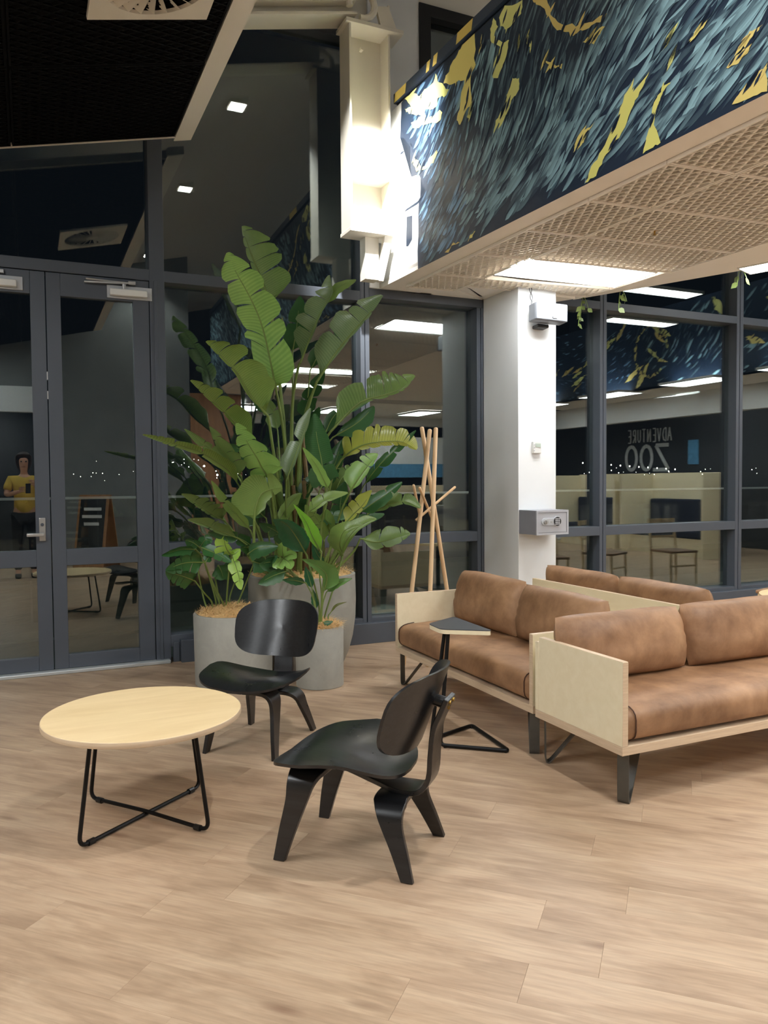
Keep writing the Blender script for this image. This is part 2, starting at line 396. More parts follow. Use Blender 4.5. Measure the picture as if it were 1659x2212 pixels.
for z in (2.19, 2.05):   # bright latch keeps glinting in the meeting gap
    MB().box(.138, .147, G + .006, G + .05, z - .03, z + .03).build('flush_bolt', 'chrome', d2, bevel=.001)
df = struct('trim_1')
bar(df, 'jamb', .875, .987, .0, 5.0, G, G + FD); bar(df, 'jamb_bead', .905, .93, 0, 2.945, G - .006, G + .01)
bar(df, 'head', -.70, .875, TL0, TL1)
MB().box(-.95, .975, G - .055, G + .10, 0, .028).build('threshold', 'alu', struct('trim_2'), bevel=.006)
bar(df, 'jamb', -.70, -.60, 0, 4.4)
w0 = struct('window_1'); pane(w0, -.60, .875, TL1, 4.65)
bar(w0, 'head', -.60, .875, 4.65, 4.72)
wl = struct('window_2')   # left of the doors, out of the frame
bar(wl, 'mullion', -2.5, -2.4, 0, 4.1); pane(wl, -2.4, -.70, .2, 2.945); pane(wl, -2.4, -.70, 3.03, 4.1); bar(wl, 'transom', -2.4, -.70, TL0, TL1); bar(wl, 'sill', -2.4, -.7, 0, .2)
# bay behind the plants
w3 = struct('window_3'); X0, X1 = .987, 2.617
bar(w3, 'transom', X0, X1, TL0, TL1); bar(w3, 'transom', X0, X1, MZ0, MZ1); bar(w3, 'sill', X0, X1, .12, .212)
pane(w3, X0, X1, .212, MZ0); pane(w3, X0, X1, MZ1, TL0); pane(w3, X0, X1, TL1, 5.12); bar(w3, 'head', X0, X1, 5.12, 5.22)
mull(w3, X1, 2.70, 0, 5.2)
w4 = struct('window_4')
bar(w4, 'transom', 2.70, 3.775, MZ0, MZ1); bar(w4, 'sill', 2.70, 3.775, .12, .212); bar(w4, 'head', 2.70, 3.86, 2.985, 3.06)
pane(w4, 2.70, 3.775, .212, MZ0); pane(w4, 2.70, 3.775, MZ1, 2.985); mull(w4, 3.775, 3.86, 0, 2.985)
TR0, TR1 = 3.085, 3.165
xs = [(3.86, 5.195), (5.275, 7.065), (7.16, 9.0), (9.1, 10.9)]
for i, (a, b) in enumerate(xs):
    wn = struct('window_%d' % (5 + i))
    bar(wn, 'transom', a, b, TR0, TR1); bar(wn, 'transom', a, b, MZ0, MZ1); bar(wn, 'sill', a, b, .12, .212); bar(wn, 'head', a, b, 5.2, 5.3)
    pane(wn, a, b, .212, MZ0); pane(wn, a, b, MZ1, TR0); pane(wn, a, b, TR1, 5.2)
    if i < 3: mull(wn, b, xs[i + 1][0], 0, 5.25)
sk = struct('baseboard_front')
MB().box(1.055, 3.84, G - .065, G + .02, 0, .176).build('kick_box', 'frame', sk, bevel=.003)
MB().box(1.003, 1.05, G - .012, G + .02, 0, .155).build('kick_end', 'frame', sk, bevel=.003)
MB().box(4.24, 11, G - .065, G + .02, 0, .176).build('kick_box', 'frame', sk, bevel=.003)
# wall above the glass, pier and a dark high window beside the mezzanine
wf = struct('wall_front')
MB().box(-5, -.6, G, 6.42, 4.72, 7.6).build('spandrel', 'cream', wf); MB().box(-.6, .99, G, 6.42, 4.72, 7.6).build('spandrel', 'cream', wf)
MB().box(.99, 2.70, G, 6.42, 5.22, 7.6).build('spandrel', 'cream', wf); MB().box(-5, -2.5, G, 6.42, 0, 4.72).build('end_wall', 'cream', wf)
MB().box(2.70, 3.19, G - .02, 6.42, 3.06, 7.6).build('pier', 'white', wf, bevel=.004)
MB().box(5.28, 16, G, 6.42, 5.3, 8.9).build('spandrel', 'cream', wf); MB().box(10.9, 16, G, 6.42, 0, 5.3).build('end_wall', 'cream', wf)
w9 = struct('window_9')
MB().box(3.19, 3.30, G - .03, 6.40, 3.06, 5.46).build('frame_bar', 'frame_dark', w9); MB().box(3.19, 5.28, G - .03, 6.40, 5.46, 5.56).build('frame_bar', 'frame_dark', w9)
MB().box(5.19, 5.28, G - .03, 6.40, 5.25, 5.46).build('frame_bar', 'frame_dark', w9)
MB().box(3.30, 5.19, G + .05, G + .062, 3.2, 5.46).build('pane', 'glass', w9)
MB().box(2.70, 5.28, G, 6.42, 5.56, 8).build('spandrel', 'cream', wf)
# ---- remaining walls and the roof
wb = struct('wall_back')
MB().box(.28, 2.75, -2.2, -2.05, 0, 5.6).build('panel', 'darkwall', wb)
MB().box(2.75, 3.7, -2.2, -2.0, 0, 3.06).build('timber_lining', 'timber', wb)
MB().box(-5, .28, -2.2, -2.05, 3.05, 5.0).build('bulkhead', 'darkwall', wb); MB().box(-5, .28, -2.2, -2.03, 2.62, 3.05).build('white_bulkhead', 'white', wb)
MB().box(-5, .28, -4.3, -4.1, 0, 3.05).build('recess_wall', 'blackwall', wb); MB().box(.28, .4, -4.3, -2.2, 0, 3.05).build('recess_side', 'blackwall', wb); MB().box(-5, .4, -4.3, -2.2, 2.9, 3.05).build('recess_ceiling', 'blackwall', wb)
MB().box(-5.15, -5, -4.3, 6.42, 0, 5.0).build('panel', 'cream', struct('wall_left'))
wr = struct('wall_far')
MB().box(3.7, 16, -8.15, -8, 0, 8).build('panel', 'blackwall', wr); MB().box(3.55, 3.7, -8, -2.2, 0, 3.06).build('panel', 'darkwall', wr)
MB().box(4.2, 12, -6.2, -5.9, 2.85, 3.9).build('white_bulkhead', 'white', wr)
MB().box(13.2, 13.4, -8, 6.3, 0, 4.6).build('dark_wall', 'blackwall', struct('wall_right'))
ce = struct('ceiling')
def slopebox(x0, x1, y0, y1, dz, th, z_of=ceil_z):
    m = MB(); zs = [z_of(x0) + dz, z_of(x1) + dz]
    return m.add([(x0, y0, zs[0]), (x1, y0, zs[1]), (x1, y1, zs[1]), (x0, y1, zs[0]), (x0, y0, zs[0] + th), (x1, y0, zs[1] + th), (x1, y1, zs[1] + th), (x0, y1, zs[0] + th)],
                 [(3, 2, 1, 0), (4, 5, 6, 7), (0, 1, 5, 4), (1, 2, 6, 5), (2, 3, 7, 6), (3, 0, 4, 7)])
slopebox(-5, 13.4, -8, 6.4, .05, .15).build('roof_lining', 'ceil', ce)
# rafter over the doors, running up the slope to the hung steel post
bm_ = struct('beam'); RZ = lambda x: 4.517 + .235 * x
slopebox(-3, 2.45, 5.84, 6.06, 0, .022, RZ).build('flange', 'cream', bm_); slopebox(-3, 2.45, 5.94, 5.955, .022, .33, RZ).build('web', 'cream', bm_); slopebox(-3, 2.45, 5.84, 6.06, .352, .022, RZ).build('flange', 'cream', bm_)
slopebox(-3, 2.45, 5.855, 5.935, .11, .02, RZ).build('cable_tray', 'cream', bm_)

# ---- hung steel post -------------------------------------------------------------
sp = struct('steel_post'); A0, A1, F0, F1 = 2.385, 2.755, 5.85, 6.06
MB().box(A0, A0 + .018, F0, F1, 3.43, 5.02).build('flange', 'cream', sp, bevel=.002); MB().box(A1 - .018, A1, F0 + .03, F1, 3.43, 5.25).build('flange', 'cream', sp, bevel=.002)
MB().box(A0 + .018, A1 - .018, F0 + .185, F0 + .20, 3.43, 5.02).build('web', 'cream', sp)
MB().box(A0 + .018, A1 - .018, F0 + .004, F0 + .185, 3.845, 3.865).build('stiffener', 'cream', sp)
MB().box(A0 - .005, A1 + .005, F0 - .005, F1 + .01, 3.40, 3.43).build('end_plate', 'cream', sp, bevel=.002)
MB().box(A0 - .03, A1 + .1, F0 - .02, F1, 5.02, 5.05).build('cap_plate', 'cream', sp, bevel=.002)
MB().box(2.55, 2.67, F0 + .10, F1, 3.06, 3.40).build('lower_post', 'cream', sp)
MB().prism([(2.69, F0 + .02, 3.40), (2.765, F0 + .02, 3.40), (2.72, F0 + .12, 3.06), (2.68, F0 + .12, 3.06)], (0, .05, 0)).build('gusset', 'cream', sp)
for x in (2.45, 2.56):
    MB().tube([(x, F0 + .14, 4.93), (x, F0 + .19, 4.93)], .018, 6).build('bolt', 'cream', sp)
hk = MB(); ring = [(2.50 + .11 * cos(a), 5.86, 5.19 + .11 * sin(a)) for a in [radians(200 - 25 * i) for i in range(13)]]
hk.tube(ring, .028, 8).build('eye_bracket', 'cream', sp, smooth=True)
MB().prism([(2.66, 5.85, 5.06), (2.80, 5.85, 5.06), (2.73, 5.85, 5.22), (2.62, 5.85, 5.20)], (0, .03, 0)).build('lug', 'cream', sp)

# ---- mezzanine: bulkhead with the mural, soffit, mesh panels ---------------------
mz = struct('wall_mezzanine'); PB = V((2.793, 6.2, 0)); ds = V((.0395, -.99922, 0)); dn = V((.99922, .0395, 0))
def mp(s, z, o=0.0): return PB + ds * s - dn * o + V((0, 0, z))     # o > 0: towards the room
def sbox(mb, s0, s1, z0, z1, o0, o1):
    P = [mp(s, z, o) for z in (z0, z1) for (s, o) in ((s0, o0), (s1, o0), (s1, o1), (s0, o1))]
    return mb.add(P, [(3, 2, 1, 0), (4, 5, 6, 7), (0, 1, 5, 4), (1, 2, 6, 5), (2, 3, 7, 6), (3, 0, 4, 7)])
SE = 8.1
sbox(MB(), 0, SE, SOF + .031, 4.455, -.16, 0).build('bulkhead', 'white', mz)
sbox(MB(), .30, SE, 4.485, 4.56, -.18, .012).build('parapet_cap', 'navy', mz)
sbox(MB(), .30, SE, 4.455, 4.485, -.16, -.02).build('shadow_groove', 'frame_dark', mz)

LEAVES=[[0,[[1.725,5.85,2.74],[1.662,5.837,2.9],[1.583,5.825,3.072],[1.535,5.812,3.188],[1.491,5.8,3.306]],[[-.017,.025,-.01],[.171,-.116,.074]],[.45,.68,.86],0,.5,[[1.718,5.8,2.531],[1.775,5.75,1.898],[1.786,5.7,1.195]],0],[0,[[1.631,5.45,2.064],[1.597,5.41,2.176],[1.517,5.37,2.477],[1.421,5.33,2.669],[1.306,5.29,2.837],[1.252,5.25,2.94]],[[-.055,.097,-.033],[.125,-.103,.055]],[.28,.36,.55,.74,.9],2,.4,[[1.701,5.517,1.777],[1.752,5.583,1.371],[1.787,5.65,.847]],0],[0,[[1.557,5.4,1.865],[1.413,5.338,2.004],[1.306,5.275,2.144],[1.187,5.212,2.241],[1.072,5.15,2.319]],[[-.007,.008,-.008],[.124,-.069,.116]],[.55,.78,.92],1,.3,[[1.614,5.467,1.59],[1.698,5.533,1.202],[1.742,5.6,.819]],0],[0,[[1.447,5.35,1.649],[1.294,5.262,1.794],[1.187,5.175,1.877],[1.066,5.088,1.958],[.94,5.0,2.043]],[[-.006,.007,-.009],[.069,-.039,.077]],[.45,.62,.8],1,.3,[[1.591,5.475,1.473],[1.689,5.6,.856]],0],[0,[[1.329,5.35,1.374],[1.239,5.27,1.478],[1.127,5.19,1.546],[.988,5.11,1.611],[.814,5.03,1.653],[.639,4.95,1.696]],[[-.005,.009,-.016],[.012,-.039,.051]],[.5,.72,.85],1,.5,[[1.444,5.45,1.177],[1.586,5.55,.831]],0],[0,[[1.324,5.6,1.517],[1.243,5.567,1.597],[1.136,5.533,1.662],[.988,5.5,1.773]],[[-.012,.015,-.02],[.023,-.03,.041]],[.5],0,.5,[[1.434,5.6,1.341],[1.582,5.6,.81]],0],[0,[[1.331,5.3,1.439],[1.238,5.233,1.548],[1.155,5.167,1.646],[1.077,5.1,1.764]],[[-.01,.016,-.01],[.058,-.061,.05]],[.45,.75],0,.5,[[1.38,5.367,1.288],[1.488,5.433,1.045],[1.589,5.5,.819]],0],[0,[[1.521,5.25,1.418],[1.454,5.212,1.496],[1.412,5.175,1.56],[1.339,5.137,1.659],[1.255,5.1,1.79]],[[-.028,.069,-.034],[.079,-.1,.069]],[.55,.75,.88],2,.5,[[1.551,5.333,1.341],[1.602,5.417,1.075],[1.655,5.5,.815]],0],[0,[[1.392,5.3,1.065],[1.299,5.267,1.168],[1.195,5.233,1.28],[1.105,5.2,1.414]],[[-.014,.023,-.018],[.025,-.041,.031]],[.6],1,.4,[[1.462,5.35,.888],[1.526,5.4,.798]],0],[0,[[1.403,5.25,1.139],[1.411,5.238,1.231],[1.449,5.225,1.321],[1.519,5.212,1.353],[1.59,5.2,1.365]],[[-.115,.027,.1],[.041,.008,-.03]],[.7],1,.5,[[1.423,5.325,.924],[1.492,5.4,.8]],0],[0,[[1.231,5.4,1.138],[1.126,5.333,1.195],[1.037,5.267,1.25],[.908,5.2,1.329]],[[-.005,.008,-.013],[.033,-.048,.08]],[.3,.45,.6,.75],0,.5,[[1.309,5.45,1.05],[1.485,5.5,.79]],0],[0,[[1.305,5.3,1.016],[1.147,5.233,1.084],[1.052,5.167,1.128],[.927,5.1,1.165]],[[-.003,.007,-.014],[.012,-.027,.058]],[.5],0,.5,[[1.397,5.35,.939],[1.492,5.4,.8]],0],[0,[[1.835,5.5,2.279],[1.918,5.488,2.487],[1.986,5.475,2.651],[2.061,5.462,2.787],[2.05,5.45,2.918]],[[-.081,.101,.038],[.011,-.016,-.005]],[.4,.62,.85],3,.5,[[1.827,5.55,2.224],[1.792,5.6,1.87],[1.795,5.65,.847]],0],[0,[[1.957,5.5,2.139],[2.099,5.45,2.361],[2.217,5.4,2.515],[2.318,5.35,2.639],[2.41,5.3,2.768]],[[-.066,.155,.093],[.011,-.014,-.012]],[.35,.62,.8],3,.5,[[1.911,5.55,1.972],[1.855,5.6,1.682],[1.831,5.65,.845]],0],[0,[[2.021,5.5,2.704],[2.116,5.475,2.833],[2.258,5.45,2.905]],[[-.011,.028,.026],[.017,-.025,-.032]],[],1,.4,[],0],[0,[[1.854,5.75,2.392],[1.902,5.8,2.562],[1.952,5.85,2.842]],[[-.059,.058,.01],[.071,-.049,-.011]],[.6],4,.4,[[1.84,5.725,1.898],[1.815,5.7,1.195]],0],[0,[[2.045,5.45,1.774],[2.247,5.388,1.982],[2.424,5.325,2.042],[2.543,5.262,2.092],[2.621,5.2,2.177]],[[-.029,.135,.123],[.008,-.009,-.017]],[.3,.5,.62,.72,.84],0,.5,[[1.972,5.5,1.627],[1.875,5.55,1.198],[1.833,5.6,.815]],0],[0,[[2.079,5.5,1.733],[2.237,5.467,1.824],[2.314,5.433,1.891],[2.374,5.4,1.965]],[[-.019,.03,.038],[.026,-.042,-.055]],[],4,.4,[[1.99,5.55,1.595],[1.892,5.6,1.196]],0],[0,[[2.125,5.45,1.565],[2.196,5.375,1.638],[2.287,5.3,1.68],[2.497,5.225,1.696],[2.604,5.15,1.633]],[[.018,.079,.125],[.007,.007,-.027]],[.25,.42,.55,.68,.8],5,.3,[[2.061,5.5,1.403],[1.944,5.55,.814]],0],[0,[[2.28,5.4,1.365],[2.368,5.333,1.505],[2.471,5.267,1.623],[2.623,5.2,1.776]],[[-.017,.022,.023],[.02,-.033,-.03]],[.3,.6],4,.5,[[2.207,5.45,1.159],[2.055,5.5,.813]],0],[0,[[2.132,5.3,1.325],[2.187,5.267,1.421],[2.256,5.233,1.524],[2.314,5.2,1.599]],[[-.045,.083,.054],[.017,-.014,-.016]],[.6],2,.5,[[2.084,5.375,1.164],[1.999,5.45,.803]],0],[0,[[1.949,5.3,1.389],[1.935,5.3,1.423],[1.915,5.3,1.559],[1.881,5.3,1.728],[1.869,5.3,1.886]],[[-.064,.074,-.015],[.079,-.064,.016]],[.4],4,.4,[[1.967,5.4,1.2],[1.962,5.5,.8]],0],[0,[[1.651,5.3,1.411],[1.695,5.3,1.524],[1.731,5.3,1.618],[1.804,5.3,1.8],[1.841,5.3,1.925]],[[-.044,.067,.022],[.014,-.014,-.006]],[.6],3,.5,[[1.678,5.4,1.207],[1.729,5.5,.829]],0],[0,[[1.926,5.2,1.348],[1.885,5.183,1.422],[1.824,5.167,1.522],[1.727,5.15,1.638]],[[-.014,.022,-.014],[.021,-.033,.021]],[],2,.4,[[1.912,5.3,1.104],[1.927,5.4,.811]],0],[0,[[1.793,5.25,1.189],[1.832,5.2,1.223],[1.9,5.15,1.276],[2.037,5.1,1.321]],[[-.008,.043,.052],[.005,-.006,-.015]],[.6],1,.4,[[1.78,5.325,1.008],[1.785,5.4,.818]],0],[0,[[2.065,5.25,1.093],[2.12,5.2,1.169],[2.173,5.15,1.237],[2.219,5.1,1.336]],[[-.033,.063,.045],[.012,-.01,-.013]],[.55],5,.4,[[2.027,5.325,.982],[1.963,5.4,.809]],0],[0,[[2.206,5.3,1.171],[2.283,5.233,1.24],[2.368,5.167,1.309],[2.459,5.1,1.394]],[[-.016,.035,.04],[.015,-.033,-.038]],[.7],4,.4,[[2.138,5.375,.991],[2.025,5.45,.801]],0],[0,[[2.295,5.35,1.16],[2.384,5.288,1.209],[2.432,5.225,1.238],[2.519,5.162,1.251],[2.607,5.1,1.202]],[[.012,.045,.073],[.003,.002,-.02]],[.4,.65],0,.4,[[2.203,5.4,1.005],[2.054,5.45,.8]],0],[0,[[2.232,5.35,.978],[2.341,5.283,.95],[2.465,5.217,.985],[2.546,5.15,1.014]],[[.016,.055,.09],[-.0,-.01,-.041]],[.75,.88],0,.4,[[2.202,5.4,.884],[2.109,5.45,.773]],0],[0,[[2.021,5.2,.832],[2.029,5.162,.943],[2.088,5.125,1.051],[2.167,5.088,1.111],[2.232,5.05,1.135]],[[-.026,.051,.037],[.012,-.01,-.013]],[],1,.4,[[2.053,5.4,.78]],0],[0,[[2.019,5.4,1.025],[1.997,5.4,1.116],[1.991,5.4,1.2]],[[-.036,.051,-.009],[.036,-.051,.009]],[],1,.4,[[2.016,5.425,.89],[1.999,5.45,.785]],0],[0,[[1.872,5.75,1.512],[1.939,5.775,1.691],[2.084,5.8,1.983]],[[-.049,.052,.025],[.049,-.052,-.025]],[.5],4,.4,[[1.831,5.725,1.194],[1.818,5.7,.842]],0],[0,[[1.708,5.7,1.337],[1.689,5.75,1.477],[1.634,5.8,1.688]],[[-.046,.045,-.019],[.046,-.045,.019]],[.5],4,.4,[[1.74,5.7,1.021]],0],[0,[[1.964,5.6,1.054],[1.892,5.6,1.161],[1.821,5.6,1.336]],[[-.038,.038,-.025],[.038,-.038,.025]],[.5],0,.4,[[1.962,5.6,.844]],0],[0,[[2.19,5.6,1.083],[2.172,5.6,1.225],[2.212,5.6,1.402]],[[-.048,.048,.003],[.048,-.048,-.003]],[.5],4,.4,[[2.111,5.6,.801]],0],[0,[[1.547,5.65,1.065],[1.469,5.675,1.203],[1.426,5.7,1.374]],[[-.043,.043,-.025],[.043,-.043,.025]],[.5],4,.4,[[1.596,5.65,.787]],0],[0,[[1.63,5.45,1.106],[1.711,5.425,1.239],[1.791,5.4,1.321]],[[-.022,.027,.024],[.026,-.032,-.028]],[],1,.4,[[1.624,5.5,.834]],0],[0,[[2.083,5.7,1.76],[2.21,5.725,1.944],[2.497,5.75,2.057]],[[-.017,.026,.034],[.02,-.031,-.039]],[.5],4,.4,[[1.966,5.7,1.369],[1.884,5.7,.839]],0],[0,[[1.933,5.75,1.885],[2.001,5.8,2.052],[2.144,5.85,2.28]],[[-.035,.05,.022],[.042,-.052,-.025]],[.45,.7],4,.5,[[1.852,5.65,1.02]],0],[0,[[1.729,5.75,1.792],[1.703,5.775,1.933],[1.603,5.8,2.072]],[[-.034,.047,-.026],[.041,-.048,.029]],[.45,.7],0,.5,[[1.743,5.65,1.024]],0],[0,[[1.819,5.6,1.128],[1.849,5.575,1.301],[1.988,5.55,1.473]],[[-.036,.054,.027],[.039,-.049,-.027]],[.45,.7],4,.5,[[1.831,5.65,.793]],0],[0,[[1.696,5.55,1.168],[1.638,5.525,1.339],[1.651,5.5,1.541]],[[-.042,.054,-.006],[.039,-.044,.005]],[.45,.7],0,.5,[[1.729,5.65,.798]],0],[0,[[1.84,5.45,1.032],[1.976,5.425,1.131],[2.186,5.4,1.161]],[[-.005,.032,.043],[.007,-.032,-.05]],[.45,.7],4,.5,[[1.867,5.65,.791]],0],[0,[[1.573,5.55,1.137],[1.447,5.525,1.241],[1.275,5.5,1.278]],[[-.009,.029,-.043],[.012,-.029,.049]],[.45,.7],4,.5,[[1.65,5.65,.784]],0],[0,[[2.154,5.7,1.259],[2.243,5.725,1.439],[2.452,5.75,1.549]],[[-.029,.053,.042],[.025,-.037,-.033]],[.45,.7],0,.5,[[2.016,5.65,.783]],0],[0,[[2.04,5.7,1.333],[2.166,5.725,1.511],[2.256,5.75,1.73]],[[-.039,.057,.026],[.037,-.046,-.023]],[.45,.7],4,.5,[[1.923,5.65,.788]],0],[0,[[1.603,5.7,1.511],[1.506,5.725,1.615],[1.339,5.75,1.682]],[[-.014,.033,-.042],[.015,-.029,.042]],[.45,.7],4,.5,[[1.686,5.65,.852]],0],[0,[[1.682,5.4,.94],[1.599,5.35,1.046],[1.452,5.3,1.118]],[[-.015,.028,-.031],[.022,-.034,.041]],[.45,.7],4,.5,[[1.721,5.65,.781]],0],[0,[[1.964,5.4,.962],[1.921,5.375,1.101],[1.808,5.35,1.238]],[[-.033,.045,-.025],[.03,-.036,.022]],[.45,.7],1,.5,[[2.053,5.65,.764]],0],[0,[[2.149,5.5,.948],[2.254,5.475,1.086],[2.474,5.45,1.152]],[[-.013,.036,.04],[.015,-.032,-.04]],[.45,.7],4,.5,[[2.129,5.65,.753]],0],[0,[[1.687,5.85,1.904],[1.624,5.875,2.081],[1.49,5.9,2.288]],[[-.029,.041,-.024],[.036,-.043,.028]],[.45,.7],4,.5,[[1.732,5.65,1.024]],0],[0,[[2.029,5.85,2.274],[2.165,5.9,2.47],[2.425,5.95,2.682]],[[-.026,.048,.039],[.025,-.038,-.034]],[.45,.7],4,.5,[[1.834,5.65,1.021]],0],[0,[[1.414,5.35,.955],[1.288,5.3,1.027],[1.088,5.25,1.069]],[[-.002,.018,-.031],[.005,-.022,.043]],[.45,.7],4,.5,[[1.561,5.65,.772]],0],[0,[[1.328,5.15,.919],[1.382,5.075,.965],[1.495,5.0,.977]],[[.001,.024,.035],[.003,-.026,-.053]],[],4,.6,[[1.497,5.3,.819]],0],[0,[[1.358,5.15,.87],[1.411,5.075,.862],[1.491,5.0,.912]],[[.003,.024,.035],[.001,-.022,-.048]],[.6],4,.6,[[1.481,5.3,.81]],0],[0,[[1.532,5.1,.846],[1.446,5.025,.871],[1.352,4.95,.869]],[[.009,.021,-.044],[-.005,-.013,.044]],[],4,.6,[[1.551,5.2,.793]],0],[0,[[1.569,5.05,.802],[1.461,5.0,.783],[1.344,4.95,.743]],[[.021,.012,-.035],[-.018,-.005,.034]],[],4,.6,[[1.624,5.2,.789]],0],[0,[[1.555,5.08,.89],[1.496,5.03,.862],[1.45,4.98,.842]],[[.02,.001,-.021],[-.02,-.001,.021]],[],2,.3,[],0],[0,[[1.555,5.08,.89],[1.514,5.03,.849],[1.511,4.98,.824]],[[.029,-.002,-.005],[-.029,.002,.005]],[],2,.3,[],0],[0,[[1.555,5.08,.89],[1.583,5.03,.857],[1.579,4.98,.823]],[[.025,.0,.016],[-.025,-.0,-.016]],[],2,.3,[],0],[0,[[1.555,5.08,.89],[1.596,5.03,.917],[1.617,4.98,.896]],[[.005,.01,.028],[-.005,-.01,-.028]],[],2,.3,[],0],[0,[[1.555,5.08,.89],[1.534,5.03,.955],[1.532,4.98,1.01]],[[-.021,.021,.001],[.021,-.021,-.001]],[],2,.3,[[1.612,5.08,.793]],0],[1,[[1.266,5.35,.897],[1.224,5.325,.953],[1.193,5.3,1.069]],[[-.043,.063,-.026],[.031,-.031,.016]],[.35,.6],6,.5,[[1.263,5.425,.774],[1.258,5.5,.522]],0],[1,[[1.265,5.33,.901],[1.289,5.315,.914],[1.317,5.3,.945]],[[-.012,.019,.025],[.014,-.023,-.03]],[],6,.4,[],0],[1,[[1.268,5.33,.892],[1.293,5.29,.786],[1.306,5.25,.667]],[[.032,.004,.006],[-.046,.003,-.01]],[.45,.7],6,.4,[],0],[1,[[1.042,5.45,.942],[.928,5.425,.946],[.802,5.4,.914]],[[.011,.012,-.029],[-.011,-.012,.029]],[],7,.5,[[1.106,5.5,.857],[1.193,5.55,.574]],0],[1,[[1.081,5.35,.859],[.93,5.275,.868],[.796,5.2,.835]],[[.021,.024,-.047],[-.019,-.013,.061]],[.3,.5,.7],7,.5,[[1.138,5.425,.731],[1.239,5.5,.539]],0],[1,[[1.022,5.4,.729],[.915,5.3,.782],[.796,5.2,.829]],[[-.001,.036,-.048],[.009,-.024,.053]],[.35,.55,.75],7,.5,[[1.092,5.45,.638],[1.157,5.5,.558]],0],[1,[[1.076,5.5,.952],[1.034,5.5,.985],[.979,5.5,1.006]],[[-.007,.026,-.035],[.013,-.022,.041]],[.5],7,.5,[[1.113,5.533,.898],[1.134,5.567,.792],[1.229,5.6,.545]],0],[1,[[1.082,5.5,.952],[1.115,5.475,1.002],[1.156,5.45,.987]],[[-.003,.028,.035],[.007,-.02,-.035]],[.5],7,.5,[],0],[1,[[1.079,5.45,.953],[1.161,5.375,.915],[1.254,5.3,.855]],[[.027,.015,.036],[-.02,-.006,-.031]],[.4,.7],7,.5,[],0],[1,[[1.097,5.4,.854],[1.123,5.4,.89],[1.141,5.4,.883]],[[-.008,.023,.023],[.01,-.017,-.023]],[],7,.5,[],0],[1,[[1.091,5.55,.898],[1.03,5.55,.932],[.949,5.55,.879]],[[.017,.019,-.046],[-.013,-.01,.046]],[.5],7,.5,[[1.079,5.575,.795],[1.124,5.6,.559]],0],[1,[[1.441,5.4,.9],[1.386,5.35,.944],[1.317,5.3,.957]],[[-.005,.022,-.03],[.01,-.018,.036]],[],7,.5,[[1.456,5.475,.823],[1.347,5.55,.511]],0],[1,[[1.227,5.6,.81],[1.252,5.6,.757],[1.264,5.6,.698]],[[.052,.007,.014],[-.061,.003,-.019]],[.5],7,.5,[[1.212,5.625,.724],[1.235,5.65,.59]],0],[1,[[1.361,5.65,.68],[1.316,5.65,.774],[1.337,5.65,.826]],[[-.027,.038,-.008],[.03,-.03,.007]],[],7,.5,[[1.319,5.65,.558]],0],[2,[[1.695,5.0,.906],[1.609,4.95,1.034],[1.521,4.9,1.128],[1.417,4.85,1.167]],[[-.037,.053,-.052],[.047,-.043,.056]],[],8,.5,[[1.732,5.017,.779],[1.784,5.033,.591],[1.798,5.05,.472]],0],[2,[[1.8,5.0,.923],[1.733,4.983,1.027],[1.681,4.967,1.133],[1.589,4.95,1.256]],[[-.012,.019,-.011],[.043,-.036,.031]],[],9,.5,[[1.79,5.017,.776],[1.809,5.033,.635],[1.808,5.05,.467]],0],[2,[[1.788,4.95,.647],[1.806,4.917,.763],[1.743,4.883,.833],[1.607,4.85,.9]],[[-.029,.0,-.015],[.069,-.0,.037]],[],10,.5,[[1.786,4.975,.553],[1.785,5.0,.467]],0],[2,[[1.831,5.0,.647],[1.885,4.95,.709],[1.983,4.9,.746]],[[-.004,.019,.022],[.007,-.016,-.025]],[],10,.5,[[1.805,5.0,.571],[1.794,5.0,.466]],0],[2,[[1.687,5.0,.72],[1.587,4.95,.75],[1.489,4.9,.766]],[[.002,.012,-.022],[-.0,-.011,.031]],[],8,.5,[[1.734,5.0,.622],[1.77,5.0,.468]],0],[2,[[1.73,5.0,.677],[1.707,5.0,.76],[1.684,5.0,.834]],[[-.016,.023,-.007],[.021,-.02,.008]],[],8,.5,[[1.747,5.0,.552],[1.775,5.0,.468]],0],[2,[[1.774,5.05,.525],[1.766,5.05,.599],[1.752,5.05,.669]],[[-.015,.021,-.004],[.019,-.019,.004]],[],8,.5,[[1.793,5.05,.454]],0],[2,[[2.014,5.15,.878],[1.964,5.083,.97],[1.979,5.017,1.067],[2.091,4.95,1.104]],[[-.039,.068,.042],[.021,-.017,-.018]],[],1,.5,[[1.942,5.125,.686],[1.855,5.1,.469]],0],[2,[[1.841,5.05,.835],[1.793,5.05,.897],[1.751,5.05,.981]],[[-.016,.025,-.015],[.018,-.019,.015]],[],8,.5,[[1.819,5.05,.632],[1.808,5.05,.467]],0],[2,[[1.797,4.98,.451],[1.821,4.955,.449],[1.853,4.93,.459]],[[.003,.007,.012],[-.002,-.007,-.018]],[],8,.3,[],0],[2,[[1.877,5.05,.494],[1.912,5.025,.551],[1.982,5.0,.572]],[[-.002,.005,.005],[.003,-.006,-.008]],[],11,.3,[[1.862,5.05,.472]],0]]
